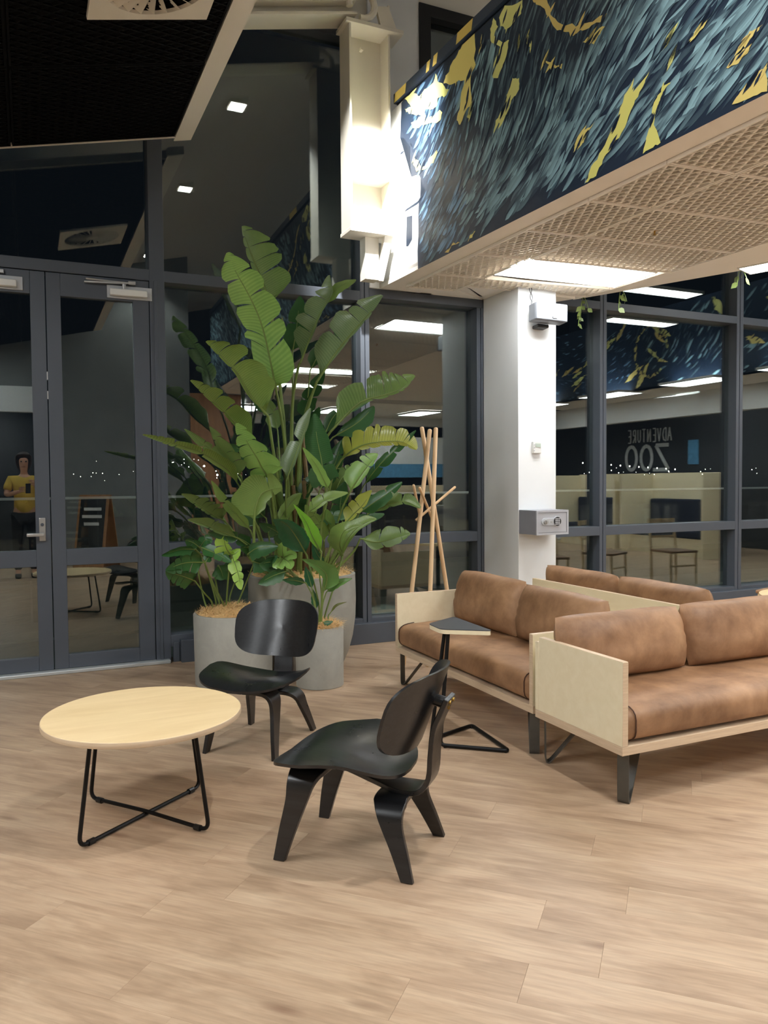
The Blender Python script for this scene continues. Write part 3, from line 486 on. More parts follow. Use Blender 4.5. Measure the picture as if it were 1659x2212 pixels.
YELLOW=[[(1.316,4.564),(1.485,4.493),(1.497,4.241),(1.442,4.207),(1.44,3.996),(1.384,3.99),(1.296,3.918),(1.252,3.967),(1.297,4.057),(1.357,4.2),(1.179,4.249),(1.071,4.305),(1.103,4.347),(1.241,4.408),(1.33,4.458)],[(0.47,4.514),(0.67,4.459),(0.616,4.432),(0.722,4.369),(0.927,4.378),(0.96,4.428),(1.008,4.342),(1.148,4.231),(1.102,4.204),(0.991,4.236),(0.974,4.187),(0.79,4.239),(0.823,4.159),(1.053,4.105),(1.021,4.062),(0.788,4.123),(0.613,4.168),(0.577,4.225),(0.755,4.203),(0.541,4.309),(0.468,4.375),(0.579,4.345)],[(1.71,4.443),(1.761,4.36),(1.71,4.328),(1.81,4.236),(1.883,4.214),(1.859,4.142),(1.809,4.08),(1.759,4.032),(1.696,4.068),(1.76,4.146),(1.785,4.22),(1.684,4.298),(1.672,4.391)],[(1.835,4.462),(2.024,4.388),(2.012,4.313),(1.954,4.302),(1.859,4.295),(1.786,4.347),(1.773,4.41)],[(2.125,4.333),(2.264,4.258),(2.326,4.122),(2.367,4.075),(2.523,3.97),(2.634,3.938),(2.775,3.912),(2.741,3.895),(2.634,3.907),(2.56,3.933),(2.504,3.93),(2.407,4.004),(2.326,4.071),(2.243,4.217),(2.158,4.289)],[(2.579,3.856),(2.652,3.868),(2.759,3.85),(2.706,3.829),(2.671,3.799),(2.616,3.831)],[(1.918,3.96),(1.989,3.928),(1.988,3.859),(1.906,3.826),(1.882,3.766),(1.808,3.754),(1.796,3.717),(1.758,3.753),(1.707,3.694),(1.733,3.771),(1.796,3.788),(1.845,3.866),(1.894,3.915)],[(2.232,3.929),(2.407,3.82),(2.397,3.793),(2.326,3.839),(2.306,3.816),(2.285,3.871),(2.243,3.904)],[(2.682,3.378),(2.617,3.336),(2.59,3.298),(2.543,3.303),(2.486,3.249),(2.524,3.323),(2.562,3.352)],[(3.082,3.464),(3.037,3.407),(2.975,3.344),(2.912,3.255),(2.813,3.189),(2.744,3.143),(2.692,3.077),(2.6,3.072),(2.673,3.157),(2.761,3.22),(2.837,3.309),(2.895,3.389),(2.974,3.48),(2.959,3.407)],[(3.221,3.346),(3.185,3.33),(3.142,3.272),(3.113,3.185),(3.158,3.08),(3.084,3.075),(3.039,3.069),(3.061,3.139),(3.098,3.214),(3.113,3.296),(3.171,3.347)],[(3.489,3.577),(3.427,3.519),(3.362,3.49),(3.309,3.49),(3.375,3.514),(3.439,3.563)],[(3.735,3.361),(3.691,3.326),(3.658,3.275),(3.601,3.254),(3.547,3.264),(3.588,3.294),(3.646,3.305),(3.623,3.341),(3.668,3.366)],[(3.758,3.17),(3.759,3.066),(3.672,3.076),(3.579,3.087),(3.625,3.125),(3.682,3.158),(3.704,3.177)],[(0.61,3.954),(0.75,3.818),(0.987,3.848),(0.921,3.79),(0.784,3.788),(0.662,3.815),(0.609,3.885)],[(1.468,3.984),(1.426,3.911),(1.383,3.937),(1.426,3.987)],[(2.08,4.156),(2.113,4.052),(2.08,4.075),(2.058,4.14)],[(1.566,4.378),(1.579,4.306),(1.539,4.31)],[(3.226,3.585),(3.205,3.547),(3.176,3.55)],[(1.989,4.175),(1.989,4.12),(1.966,4.159)],[(3.282,3.493),(3.227,3.461),(3.185,3.417),(3.241,3.487)],[(1.488,3.123),(1.39,3.071),(1.423,3.115)],[(1.289,3.099),(1.078,3.082),(1.186,3.118)]]
EDGE=[(0.447,4.516),(0.412,4.447),(0.389,4.18),(0.465,4.146),(0.597,4.043),(0.553,4.044),(0.571,3.808),(0.69,3.787),(0.793,3.63),(0.688,3.593),(0.67,3.071)]
NAVYBITS=[[(0.489,3.519),(0.583,3.501),(0.576,3.315),(0.508,3.28),(0.477,3.289)],[(0.445,3.57),(0.49,3.582),(0.666,3.584),(0.793,3.61),(0.772,3.591),(0.666,3.564),(0.535,3.568)],[(0.371,4.048),(0.406,4.062),(0.474,4.052),(0.429,4.043)]]
def ear_clip(poly):
    bm = bmesh.new(); vs_ = [bm.verts.new((p[0], p[1], 0)) for p in poly]
    try: f = bm.faces.new(vs_)
    except Exception: bm.free(); return [], []
    r = bmesh.ops.triangulate(bm, faces=[f]); bm.verts.index_update()
    P = [tuple(v.co) for v in bm.verts]; F = [tuple(v.index for v in f.verts) for f in bm.faces]; bm.free(); return P, F
def ragged(poly, amt, rnd, sub=3):
    out = []
    for i in range(len(poly)):
        a, b = poly[i], poly[(i + 1) % len(poly)]; L = hypot(b[0] - a[0], b[1] - a[1])
        for k in range(sub):
            t = k / sub; j = amt * L if k else 0
            out.append((a[0] + (b[0] - a[0]) * t + rnd.uniform(-j, j), a[1] + (b[1] - a[1]) * t + rnd.uniform(-j, j)))
    return out
NAVY = srgb(31, 47, 68)
def paint_mural(parent, place, s0, s1, z0, z1, yellow, edge, bits, seed, n):
    """flat painted mural: dark ground, pale blue brush strokes that follow a flow, yellow licks"""
    r = random.Random(seed); g = MB(); g.col = []
    sp_ = 1.0 if edge else s0
    if edge:
        P, F = ear_clip(ragged(edge, .025, r, 4)[:-3] + [(sp_, z0), (sp_, z1)])
        g.add([place(p[0], p[1], .0012) for p in P], F); g.col += [NAVY] * len(P)
    g.add([place(*p, .0012) for p in ((sp_, z0), (s1, z0), (s1, z1), (sp_, z1))], [(0, 1, 2, 3)]); g.col += [NAVY] * 4
    for b in bits:
        P, F = ear_clip(b); g.add([place(p[0], p[1], .0012) for p in P], F); g.col += [NAVY] * len(P)
    g.build('painted_ground', 'paint', parent, fix=False)
    st = MB(); st.col = []
    lim = (edge or [(s0, z1), (s0, z0)])
    def smin(z):
        best = s0
        for i in range(len(lim) - 1):
            (sa, za), (sb, zb) = lim[i], lim[i + 1]
            if min(za, zb) <= z <= max(za, zb): best = max(best, sa, sb)
        return best
    for i in range(n):
        s = s0 + (s1 - s0) * (r.random()); z = r.uniform(z0, z1)
        if s < smin(z) + .02: continue
        q = V((s * .55, z * .9, seed))
        fl_ = MN.noise(q * 1.3); dk = MN.noise(q * 1.1 + V((9, 3, 1)))
        base = 34 + 30 * MN.noise(V((s * .8, z * 1.2, 4.2 + seed))) + 22 * max(0, min(1, (z - 3.45) / .7)) * (1 if s < 2.6 else .3)
        if s < 1.2: base = 10 + 22 * (s / 1.2) + 25 * fl_
        a = radians(base + r.uniform(-9, 9)); hot = r.random() < .48; L = r.uniform(.09, .26) * (1.35 if s > 1.6 else .9); wd = r.uniform(.005, .016) * (1.3 if s > 1.5 else 1.1) * (1.15 if hot else .8)
        if 1.7 < s < 2.6 and z > 3.75: L *= .7; wd *= .7; br = r.uniform(.08, .4)
        else: br = (r.uniform(.75, 1.1) if hot else r.uniform(.1, .38)) * max(.1, .95 + .9 * dk)
        pale = srgb(160, 202, 214) if s > 1.3 else srgb(138, 184, 222)
        if r.random() < .12: pale = srgb(112, 150, 166)
        c = tuple(NAVY[k] + (pale[k] - NAVY[k]) * max(.04, min(1, br)) for k in range(3)) + (1,)
        tail = tuple(NAVY[k] + (c[k] - NAVY[k]) * .15 for k in range(3)) + (1,)
        cu = r.uniform(-.35, .35); pts = []; N = 5; lay = .0018 + .0012 * i / n; flip = r.random() < .5
        for k in range(N + 1):
            t = k / N - .5; aa = a + cu * t; x = s + cos(aa) * t * L; y = z + sin(aa) * t * L
            u = k / N if not flip else 1 - k / N; ww = wd * (u ** .6) * (1 - u) ** .45 * 2.0
            pts.append((x, y, -sin(aa) * ww, cos(aa) * ww, u))
        if any(p[1] < z0 + .005 or p[1] > z1 - .005 for p in pts) or min(p[0] for p in pts) < smin(z) or max(p[0] for p in pts) > s1: continue
        o = len(st.v)
        for x, y, nx, ny, u in pts:
            y1_, y2_ = min(max(y - ny, z0), z1), min(max(y + ny, z0), z1)
            st.v.append(place(x - nx, y1_, lay)); st.v.append(place(x + nx, y2_, lay))
            m = min(1, u * 2.2); k1 = tuple(tail[j] + (c[j] - tail[j]) * m for j in range(3)) + (1,)
            k2 = tuple(tail[j] + (c[j] - tail[j]) * m * .45 for j in range(3)) + (1,)
            st.col += [k1, k2] if r.random() < 2 else [k1, k1]
        for k in range(N): st.f.append((o + 2 * k, o + 2 * k + 1, o + 2 * k + 3, o + 2 * k + 2))
    st.build('brush_strokes', 'paint', parent, kind='stuff', fix=False)
    for j, yp in enumerate(yellow):
        yb = MB(); yb.col = []
        sh = .45 if (max(p[1] for p in yp) > 4.2 or j in (5, 7)) else 1.0
        yc = [srgb(236, 214, 130), srgb(240, 226, 136), srgb(230, 232, 146)][r.randrange(3)] if j not in (9, 10) else srgb(232, 228, 130)
        P, F = ear_clip(ragged([(p[0], min(max(p[1], z0), z1)) for p in yp], .09, r, 4))
        if not F: continue
        yb.add([place(max(p[0], s0 - 9), min(max(p[1], z0), z1), .0034 + .00002 * j) for p in P], F); yb.col += [yc] * len(P)
        ys, yz = [p[0] for p in yp], [p[1] for p in yp]; cs, cz = sum(ys) / len(ys), sum(yz) / len(yz); sl = atan2(max(yz) - min(yz), max(ys) - min(ys)) * (1 if (yp[0][0] - cs) * (yp[0][1] - cz) >= 0 else -1)
        for q in range(7):   # dark cuts through the yellow and stray yellow flecks beside it
            c_ = yp[r.randrange(len(yp))]; t_ = r.random() * .6; x, y = c_[0] + (cs - c_[0]) * t_, c_[1] + (cz - c_[1]) * t_; L = r.uniform(.05, .13); a = abs(sl) * .7 + .35 + r.uniform(-.3, .3); ww = L * .11
            if not (z0 + .07 < y < z1 - .07) or x - L < s0: continue
            k = len(yb.v); col = NAVY if q < 5 else yc
            for t, h in ((-.5, 0), (-.15, 1), (.2, .8), (.5, 0), (.2, -.8), (-.15, -1)):
                yb.v.append(place(x + cos(a) * L * t - sin(a) * ww * h, y + sin(a) * L * t + cos(a) * ww * h, .0046)); yb.col.append(col)
            yb.f.append(tuple(range(k, k + 6)))
        yb.build('yellow_lick', 'paint', parent, fix=False)
EDGE2 = [(s, z) for s, z in EDGE]
EDGE2[0] = (EDGE2[0][0], 4.455); EDGE2[-1] = (EDGE2[-1][0], SOF)
paint_mural(mz, mp, EDGE2[0][0], SE, SOF, 4.455, YELLOW, EDGE2, NAVYBITS, 5, 3900)
cy = MB(); cy.col = []
for a, b in ((.31, .50), (.83, .88), (.93, .99), (1.26, 1.46), (2.2, 2.5)):
    k = len(cy.v); cy.v += [mp(a, 4.487, .0135), mp(b, 4.487, .0135), mp(b + .02, 4.559, .0135), mp(a + .02, 4.559, .0135)]; cy.f.append((k, k + 1, k + 2, k + 3)); cy.col += [srgb(226, 200, 110)] * 4
cy.build('yellow_cap_marks', 'paint', mz, fix=False)

# soffit
so = struct('ceiling_mezzanine')
def sw(s, w_, z): return PB + ds * s + dn * w_ + V((0, 0, z))
SHR = .135     # the tray grid is laid slightly out of square with the bulkhead
def swg(s, w_, z): return sw(s + SHR * (w_ - W1), w_, z)
edge_pts = [(2.84, 6.22), (4.42, 6.22), (4.58, 5.83), (5.31, 4.38), (8.5, -1.95), (3.16, -1.95)]
MB().prism([(x, y, SOF + .06) for x, y in edge_pts], (0, 0, .14)).build('soffit_backing', 'beige_back_shade', so)
# border strips in the soffit plane (the mesh trays sit between them)
def quad(par, pts, name='soffit_border', m='beige', th=.06):
    return MB().prism([(p[0], p[1], SOF) for p in pts], (0, 0, th)).build(name, m, par)
W0, W1, W2 = .15, .60, 1.86
S = [.24, .71, 1.31, 1.91, 2.51, 3.11, 3.71, 4.31, 4.91, 5.51, 6.11, 6.71, 7.31]
quad(so, [sw(-.02, 0, 0), sw(8.1, 0, 0), sw(8.1, W0, 0), sw(-.02, W0, 0)])
quad(so, [sw(-.02, W0, 0), sw(S[0], W0, 0), sw(S[0], W1, 0), sw(-.02, 1.10, 0)])
quad(so, [sw(-.02, 1.10, 0), sw(S[0] + .16, W1, 0), sw(S[0] + .16, 1.80, 0), (4.42, 6.22, 0)])
quad(so, [sw(S[0], W1, 0), sw(S[0] + .16, W1, 0), sw(.1, 1.0, 0)])
quad(so, [sw(.36, 1.81, 0), (5.31, 4.38, 0), (8.5, -1.95, 0), sw(8.05, W2, 0), sw(.72, W2, 0)])
quad(so, [sw(7.31, W0, 0), sw(8.1, W0, 0), sw(8.1, W2, 0), sw(7.31, W2, 0)])
quad(so, [sw(-.02, .02, 0), sw(.62, .02, 0), sw(.62, 1.6, 0), (4.40, 6.20, 0)], 'soffit_filler', 'beige', .02).location = (0, 0, .022)
# fascia over the soffit edge facing the far side
MB().prism([(4.58, 5.83, SOF + .2), (8.5, -1.95, SOF + .2), (8.42, -1.99, SOF + .2), (4.50, 5.79, SOF + .2)], (0, 0, .5)).build('edge_upstand', 'beige', so)
mesh_cache = {}
def mesh_panel(L, Wd, par, mat_, origin, ax, ay, dz=1, cell=.056, bw=.0105, bh=.014, ang=62, name='mesh_panel', up=V((0, 0, 1))):
    """expanded metal tray: frame and two crossing sets of strands; local x along L, y along Wd"""
    key = (round(L, 3), round(Wd, 3), mat_, cell)
    if key not in mesh_cache:
        m = MB(); fr = .018
        for (a, b, c, d) in ((0, L, 0, fr), (0, L, Wd - fr, Wd), (0, fr, fr, Wd - fr), (L - fr, L, fr, Wd - fr)): m.box(a + .003, b - .003, c + .003, d - .003, 0, .02)
        for sg, hgt, bwid in ((1, 0, bw), (-1, .003, bw * .75)):
            d = V((sin(radians(ang)), sg * cos(radians(ang)), 0)); nrm = V((-d.y, d.x, 0))
            step = cell * d.x; ext = abs(nrm.x) * L + abs(nrm.y) * Wd; n = int(ext / step) + 3
            c = V((L / 2, Wd / 2, 0))
            for i in range(-n, n + 1):
                p = c + nrm * (i * step * .5 * 2)
                t0, t1 = -9, 9
                for k, lo, hi in ((0, fr, L - fr), (1, fr, Wd - fr)):
                    if abs(d[k]) < 1e-6: continue
                    a, b = (lo - p[k]) / d[k], (hi - p[k]) / d[k]; a, b = min(a, b), max(a, b); t0, t1 = max(t0, a), min(t1, b)
                if t1 - t0 < .012: continue
                a, b = p + d * t0, p + d * t1; h_ = nrm * bwid / 2; o = V((0, 0, hgt)); tl = nrm * (bh * .45 * sg)
                m.add([a - h_ + o, b - h_ + o, b + h_ + o, a + h_ + o, a - h_ + o + tl + V((0, 0, bh)), b - h_ + o + tl + V((0, 0, bh)), b + h_ + o + tl + V((0, 0, bh)), a + h_ + o + tl + V((0, 0, bh))],
                      [(3, 2, 1, 0), (0, 1, 5, 4), (2, 3, 7, 6), (4, 5, 6, 7)])
        
        if mat_ == 'beige_mesh': m.v = [V((p.x - SHR * p.y, p.y, p.z)) for p in m.v]
        tmp = m.build(name, mat_, None); mesh_cache[key] = tmp.data; bpy.data.objects.remove(tmp)
    ob = bpy.data.objects.new(name, mesh_cache[key]); COL.objects.link(ob); ob.parent = par; ob['kind'] = 'stuff'
    ax, ay = V(ax).normalized(), V(ay).normalized(); az = ax.cross(ay)
    m_ = Matrix((ax, ay, az)).transposed().to_4x4(); m_.translation = V(origin); ob.matrix_local = m_; return ob
LEDS = {1: 'a', 7: 'b', 10: 'c'}
for i in range(len(S) - 1):
    L = S[i + 1] - S[i]
    mesh_panel(L, W1 - W0, so, 'beige_mesh', swg(S[i + 1], W0, SOF), -ds, dn)
    w_hi = W2 if i else 1.80
    if i in LEDS: continue
    a = S[i] if i else S[0] + .16
    mesh_panel(S[i + 1] - a, w_hi - W1, so, 'beige_mesh', swg(S[i + 1], W1, SOF), -ds, dn)
def light_panel(label, o, ax, ay, L, Wd, group=None, th=.035):
    ax, ay = V(ax).normalized(), V(ay).normalized(); az = ax.cross(ay)
    if az.z < 0: ay = -ay; o = V(o) - ay * Wd; az = -az
    t = thing('ceiling_light', label, 'light', (0, 0, 0), 0, group)
    m_ = Matrix((ax, ay, az)).transposed().to_4x4(); m_.translation = V(o); t.matrix_world = m_
    fr = MB().box(0, L, 0, .012, -.006, th).box(0, L, Wd - .012, Wd, -.006, th).box(0, .012, .012, Wd - .012, -.006, th).box(L - .012, L, .012, Wd - .012, -.006, th)
    fr.build('frame', 'plastic_w', t); MB().box(.012, L - .012, .012, Wd - .012, -.004, th - .005).build('diffuser', 'led', t); return t
light_panel('bright square edged white light panel in the soffit right above the white column', (3.418, 5.41, SOF - .008), (-.04, -.9992, 0), (.9992, -.04, 0), .52, 1.215)
for k, i in enumerate((7, 10)):
    light_panel(['white light panel in the soffit over the front tan sofa, above the photo', 'white light panel at the rear of the soffit, behind the camera'][k], sw(S[i + 1], W1, SOF), -ds, dn, .595, 1.22)
light_panel('white light panel cut by the right edge of the photo, under the soffit edge', (5.12, 4.52, SOF - .004), (.34, -.94, 0), (.94, .34, 0), 1.2, .26)
sh = thing('sprinkler_head', 'small brass sprinkler head poking out of the beige mesh soffit', 'sprinkler', (3.832, 4.053, SOF))
MB().lathe([(.018, 0), (.018, -.006), (.006, -.008), (.006, -.03), (.0, -.03)], n=12).build('body', 'brass', sh, smooth=True)
MB().lathe([(.013, -.036), (.013, -.034), (.004, -.033)], n=12).build('deflector', 'brass', sh)

# ---- dark mesh raft over the doors --------------------------------------------------
ra = struct('ceiling_raft'); RA = lambda x: 3.765 + .232 * x
k_ = 1 / math.sqrt(1 + .232 ** 2); rx = V((k_, 0, .232 * k_)); ry = V((0, 1, 0))
def rpt(x, y, dz=0): return V((x, y, RA(x) + dz))
def rbox(x0, x1, y0, y1, d0, d1): return slopebox(x0, x1, y0, y1, d0, d1 - d0, RA)
rbox(-3.4, 1.07, -1.8, 6.12, .03, .05).build('raft_backing', 'black_back', ra)
rbox(1.07, 1.20, -1.8, 6.19, -.004, .06).build('edge_strip', 'cream', ra); rbox(-3.4, 1.07, 6.12, 6.13, -.006, .06).build('edge_strip', 'cream', ra); rbox(-3.4, -3.3, -1.8, 6.12, -.004, .06).build('edge_strip', 'cream', ra)
pw = 1.12 / k_ / 1.0
for i in range(4):
    for j in range(7):
        x0 = 1.07 - (i + 1) * 1.12; y0 = 6.12 - (j + 1) * 1.13
        mesh_panel(1.115 / k_, 1.125, ra, 'black_mesh', rpt(x0, y0), rx, ry, cell=.062, bw=.010, bh=.014)
for k, (x, y, pl_) in enumerate(((-.9, .4, .6), (-3.0, 1.9, 1.2), (-1.2, -1.3, .6), (-1.85, 2.9, 1.2))):  # left wall and door panels are added to brighten the chair back
    light_panel('white light panel in the black ceiling raft, ' + ('nearest the photographer', 'added as fill towards the left wall', 'near the charcoal wall', 'added as fill left of the doors')[k], rpt(x, y, -.03), rx, ry, pl_, .6, None, .02)
vd = thing('air_diffuser', 'square white swirl air diffuser in the black mesh ceiling raft', 'vent', rpt(.335, 3.80, -.02))
vm = Matrix((rx, ry, rx.cross(ry))).transposed().to_4x4(); vm.translation = rpt(.335, 3.80, -.022); vd.matrix_world = vm
D = .64; pl = MB(); N = 40; c0 = V((D / 2, D / 2, 0)); ro = .27
sq = []
for k in range(N):
    a = 2 * pi * k / N; dx, dy = cos(a), sin(a); q = (D / 2) / max(abs(dx), abs(dy)); sq.append(c0 + V((dx * q, dy * q, 0)))
ci = [c0 + V((ro * cos(2 * pi * k / N), ro * sin(2 * pi * k / N), 0)) for k in range(N)]
for k in range(N):
    k2 = (k + 1) % N; o = len(pl.v); up_ = V((0, 0, .02))
    pl.v += [sq[k], sq[k2], ci[k2], ci[k], sq[k] + up_, sq[k2] + up_, ci[k2] + up_, ci[k] + up_]
    pl.f += [(o, o + 1, o + 2, o + 3), (o + 4, o + 7, o + 6, o + 5), (o + 2, o + 6, o + 7, o + 3), (o, o + 4, o + 5, o + 1)]
pl.build('face_plate', 'cream', vd); MB().lathe([(ro, .045), (0, .045)], (D / 2, D / 2, 0), 40).build('duct_back', 'black_back', vd)
MB().lathe([(.0, 0), (.06, 0), (.06, .03)], (D / 2, D / 2, 0), 24).build('hub', 'cream', vd)
for k in range(24):
    a = 2 * pi * k / 24; d_ = V((cos(a), sin(a), 0)); e_ = V((-sin(a), cos(a), 0)); i0, i1 = c0 + d_ * .06, c0 + d_ * ro
    MB().add([i0 - e_ * .006, i1 - e_ * .024, i1 + e_ * .012 + V((0, 0, .03)), i0 + e_ * .006 + V((0, 0, .02)), i0 - e_ * .006 + V((0, 0, .003)), i1 - e_ * .024 + V((0, 0, .003)), i1 + e_ * .012 + V((0, 0, .033)), i0 + e_ * .006 + V((0, 0, .023))],
             [(3, 2, 1, 0), (4, 5, 6, 7), (0, 1, 5, 4), (1, 2, 6, 5), (2, 3, 7, 6), (3, 0, 4, 7)]).build('vane', 'cream', vd)

# ---- white column ---------------------------------------------------------------------
co = struct('column'); MB().box(3.84, 4.235, 5.66, 6.22, 0, SOF).build('shaft', 'white', co, bevel=.004)

# ---- lamps in the high ceiling -----------------------------------------------------------
def downlight(label, x, y, energy, aim=None, size=radians(110), sq_=.16, blend=.6):
    z = ceil_z(x) + .05
    t = thing('downlight', label, 'light', (x, y, z))
    MB().box(-sq_ / 2 - .02, sq_ / 2 + .02, -sq_ / 2 - .02, sq_ / 2 + .02, -.05, .06).build('housing', 'cream', t)
    MB().box(-sq_ / 2, sq_ / 2, -sq_ / 2, sq_ / 2, -.056, -.05).build('lens', 'spotface', t)
    ld = bpy.data.lights.new('downlight_beam', 'SPOT'); ld.energy = energy; ld.spot_size = size; ld.spot_blend = blend; ld.shadow_soft_size = .06; ld.color = (1, .98, .95)
    lo = bpy.data.objects.new('beam', ld); COL.objects.link(lo); lo.parent = t; lo.location = (0, 0, -.07)
    d = (V(aim) - V((x, y, z))) if aim else V((0, 0, -1)); lo.rotation_euler = d.to_track_quat('-Z', 'Y').to_euler(); return t
downlight('square white downlight in the sloping ceiling nearest the glass, lighting the steel post', 2.09, 4.40, SPOT_W, (2.72, 5.95, 3.70), radians(34), .16, .85)
downlight('white downlight in the sloping ceiling near the charcoal back wall', 1.99, -1.47, DOWN_W)
downlight('white downlight in the sloping ceiling straight above the black chairs', 2.0, 1.9, DOWN_W * 1.4)

# ================================================================ OBJECTS
# ---- things on the column --------------------------------------------------------------
sf = thing('wall_safe', 'small grey electronic safe fixed to the white column', 'safe', (3.845, 5.405, .94)); q = (3.845, 5.405, .94)
MB().box(3.845, 4.172, 5.412, 5.66, .94, 1.147).build('body', 'grey_metal_d', sf, q, bevel=.004)
fr = MB().box(3.845, 4.172, 5.40, 5.412, .94, .958).box(3.845, 4.172, 5.40, 5.412, 1.129, 1.147).box(3.845, 3.863, 5.40, 5.412, .958, 1.129).box(4.154, 4.172, 5.40, 5.412, .958, 1.129)
fr.build('front_frame', 'grey_metal', sf, q)
dr = MB().box(3.866, 4.151, 5.404, 5.4125, .961, 1.126).build('door', 'grey_metal', sf, q, bevel=.001)
def capsule(x0, x1, z, r, y0, y1):
    P = [(x0 - r * sin(a), y1, z + r * cos(a)) for a in [pi * k / 12 for k in range(13)]] + [(x1 + r * sin(a), y1, z - r * cos(a)) for a in [pi * k / 12 for k in range(13)]]
    return MB().prism(P, (0, y0 - y1, 0))
capsule(3.925, 4.045, 1.05, .031, 5.396, 5.404).build('lock_plate', 'plastic_g', dr, q, bevel=.002)
MB().lathe([(.0, 0), (.043, 0), (.043, .010), (0, .010)], n=28).build('keypad_rim', 'plastic_g', dr).matrix_local = Matrix.Translation((4.052 - q[0], 5.404 - q[1], 1.052 - q[2])) @ Matrix.Rotation(pi / 2, 4, 'X')
MB().lathe([(.0, 0), (.037, 0), (.037, .012), (0, .012)], n=28).build('keypad', 'black', dr).matrix_local = Matrix.Translation((4.052 - q[0], 5.404 - q[1], 1.052 - q[2])) @ Matrix.Rotation(pi / 2, 4, 'X')
for i in range(3):
    for j in range(4):
        MB().box(4.052 - .0235 + i * .017, 4.052 - .0105 + i * .017, 5.3895, 5.393, 1.052 + .016 - j * .0145, 1.052 + .0265 - j * .0145).build('key', 'plastic_g', dr, q)
MB().lathe([(0, 0), (.020, 0), (.018, .016), (0, .016)], n=20).build('knob', 'chrome', dr).matrix_local = Matrix.Translation((3.932 - q[0], 5.398 - q[1], 1.05 - q[2])) @ Matrix.Rotation(pi / 2, 4, 'X')
MB().box(3.928, 3.936, 5.372, 5.384, 1.034, 1.066).build('knob_grip', 'chrome', dr, q, bevel=.002)
MB().box(3.985, 3.998, 5.392, 5.398, 1.044, 1.054).build('key_cover', 'chrome', dr, q)
th_ = thing('thermostat', 'small white wall thermostat on the column above the grey safe', 'thermostat', (4.02, 5.66, 1.63)); q = (4.02, 5.66, 1.63)
MB().box(3.978, 4.062, 5.635, 5.66, 1.632, 1.735).build('case', 'plastic_w', th_, q, bevel=.005); MB().box(4.00, 4.055, 5.632, 5.636, 1.685, 1.718).build('display', 'lcd', th_, q)
for i in range(3): MB().box(3.984, 3.992, 5.632, 5.636, 1.65 + i * .025, 1.66 + i * .025).build('button', 'plastic_g', th_, q)
spk = thing('loudspeaker', 'silver grey box loudspeaker bracketed high on the white column', 'speaker', (3.99, 5.5, 2.74)); 
spk.rotation_euler = (radians(-3), radians(2), radians(-4))
MB().box(-.10, .205, -.03, .085, 0, .150).build('cabinet', 'grille_grey', spk, bevel=.012, seg=3)
MB().box(-.10, .205, -.048, -.028, .0, .150).build('grille', 'grille_grey', spk, bevel=.010, seg=3)
MB().box(.055, .098, -.052, -.047, .018, .034).build('badge', 'black', spk, bevel=.002); MB().box(.059, .094, -.0535, -.051, .022, .030).build('badge_face', 'plastic_g', spk)
bk = MB().box(-.02, .09, .06, .158, -.035, -.004); bk.build('bracket', 'black', spk, bevel=.01)
cb = thing('speaker_cable', 'twisted pair of thin black cables dropping from the soffit to the speaker', 'cable', (3.92, 5.64, 2.9))
for ph, x in ((0, 3.955), (pi, 3.965)):
    P = [(3.955 + .012 * sin(ph + 7 * t) - .01 * t, 5.648 - .04 * t, SOF + .01 - .16 * t) for t in [k / 14 for k in range(15)]] + [(3.925 + .01 * sin(ph), 5.585, 2.86), (3.905, 5.575, 2.825), (3.903, 5.56, 2.80)]
    MB().tube(P, .0028, 5).build('strand', 'black', cb, (3.92, 5.64, 2.9), smooth=True)

# ---- furniture --------------------------------------------------------------------------
def coffee_table():
    c = V((.417, 3.372, 0)); t = thing('coffee_table', 'round oak-topped coffee table with crossed black wire legs', 'table', c)
    R_, z1 = .400, .447
    MB().lathe([(0, z1 - .026), (R_ - .004, z1 - .026), (R_, z1 - .022), (R_, z1 - .003), (R_ - .003, z1), (0, z1)], n=72).build('tabletop', 'oak', t, smooth=30)
    MB().lathe([(R_ + .0004, z1 - .024), (R_ + .0012, z1 - .0225), (R_ + .0012, z1 - .0035), (R_ + .0004, z1 - .002)], n=72).build('edge_band', 'ply_edge', t, smooth=30)
    feet = [V((-.276, -.213, 0)), V((-.199, .28, 0)), V((.266, .202, 0)), V((.208, -.278, 0))]
    for a, b, z in ((0, 2, .011), (1, 3, .022)):
        A, B = feet[a], feet[b]; r_ = .0085
        P = [A * .86 + V((0, 0, z1 - .03)), A * .93 + V((0, 0, .22)), A * 1.0 + V((0, 0, .011)), A * .93 + V((0, 0, .011)), A * .5 + V((0, 0, z * .5 + .006)), V((0, 0, z)), B * .5 + V((0, 0, z * .5 + .006)), B * .93 + V((0, 0, .011)), B * 1.0 + V((0, 0, .011)), B * .93 + V((0, 0, .22)), B * .86 + V((0, 0, z1 - .03))]
        P = [A * .80 + V((0, 0, z1 - .028)), A + V((0, 0, .011)), V((0, 0, z)), B + V((0, 0, .011)), B * .80 + V((0, 0, z1 - .028))]
        lg = MB().tube(roundpath(P, .045, 6), r_, 8).build('leg_frame', 'steel_black', t, smooth=True)
        for E_ in (A, B):
            u = E_.normalized(); MB().tube([E_ - u * .075 + V((0, 0, .011)), E_ - u * .045 + V((0, 0, .011))], .0125, 10).build('foot_glide', 'black', lg)
            MB().box(E_.x * .8 - .03, E_.x * .8 + .03, E_.y * .8 - .03, E_.y * .8 + .03, z1 - .031, z1 - .026).build('mount_plate', 'steel_black', lg)
coffee_table()

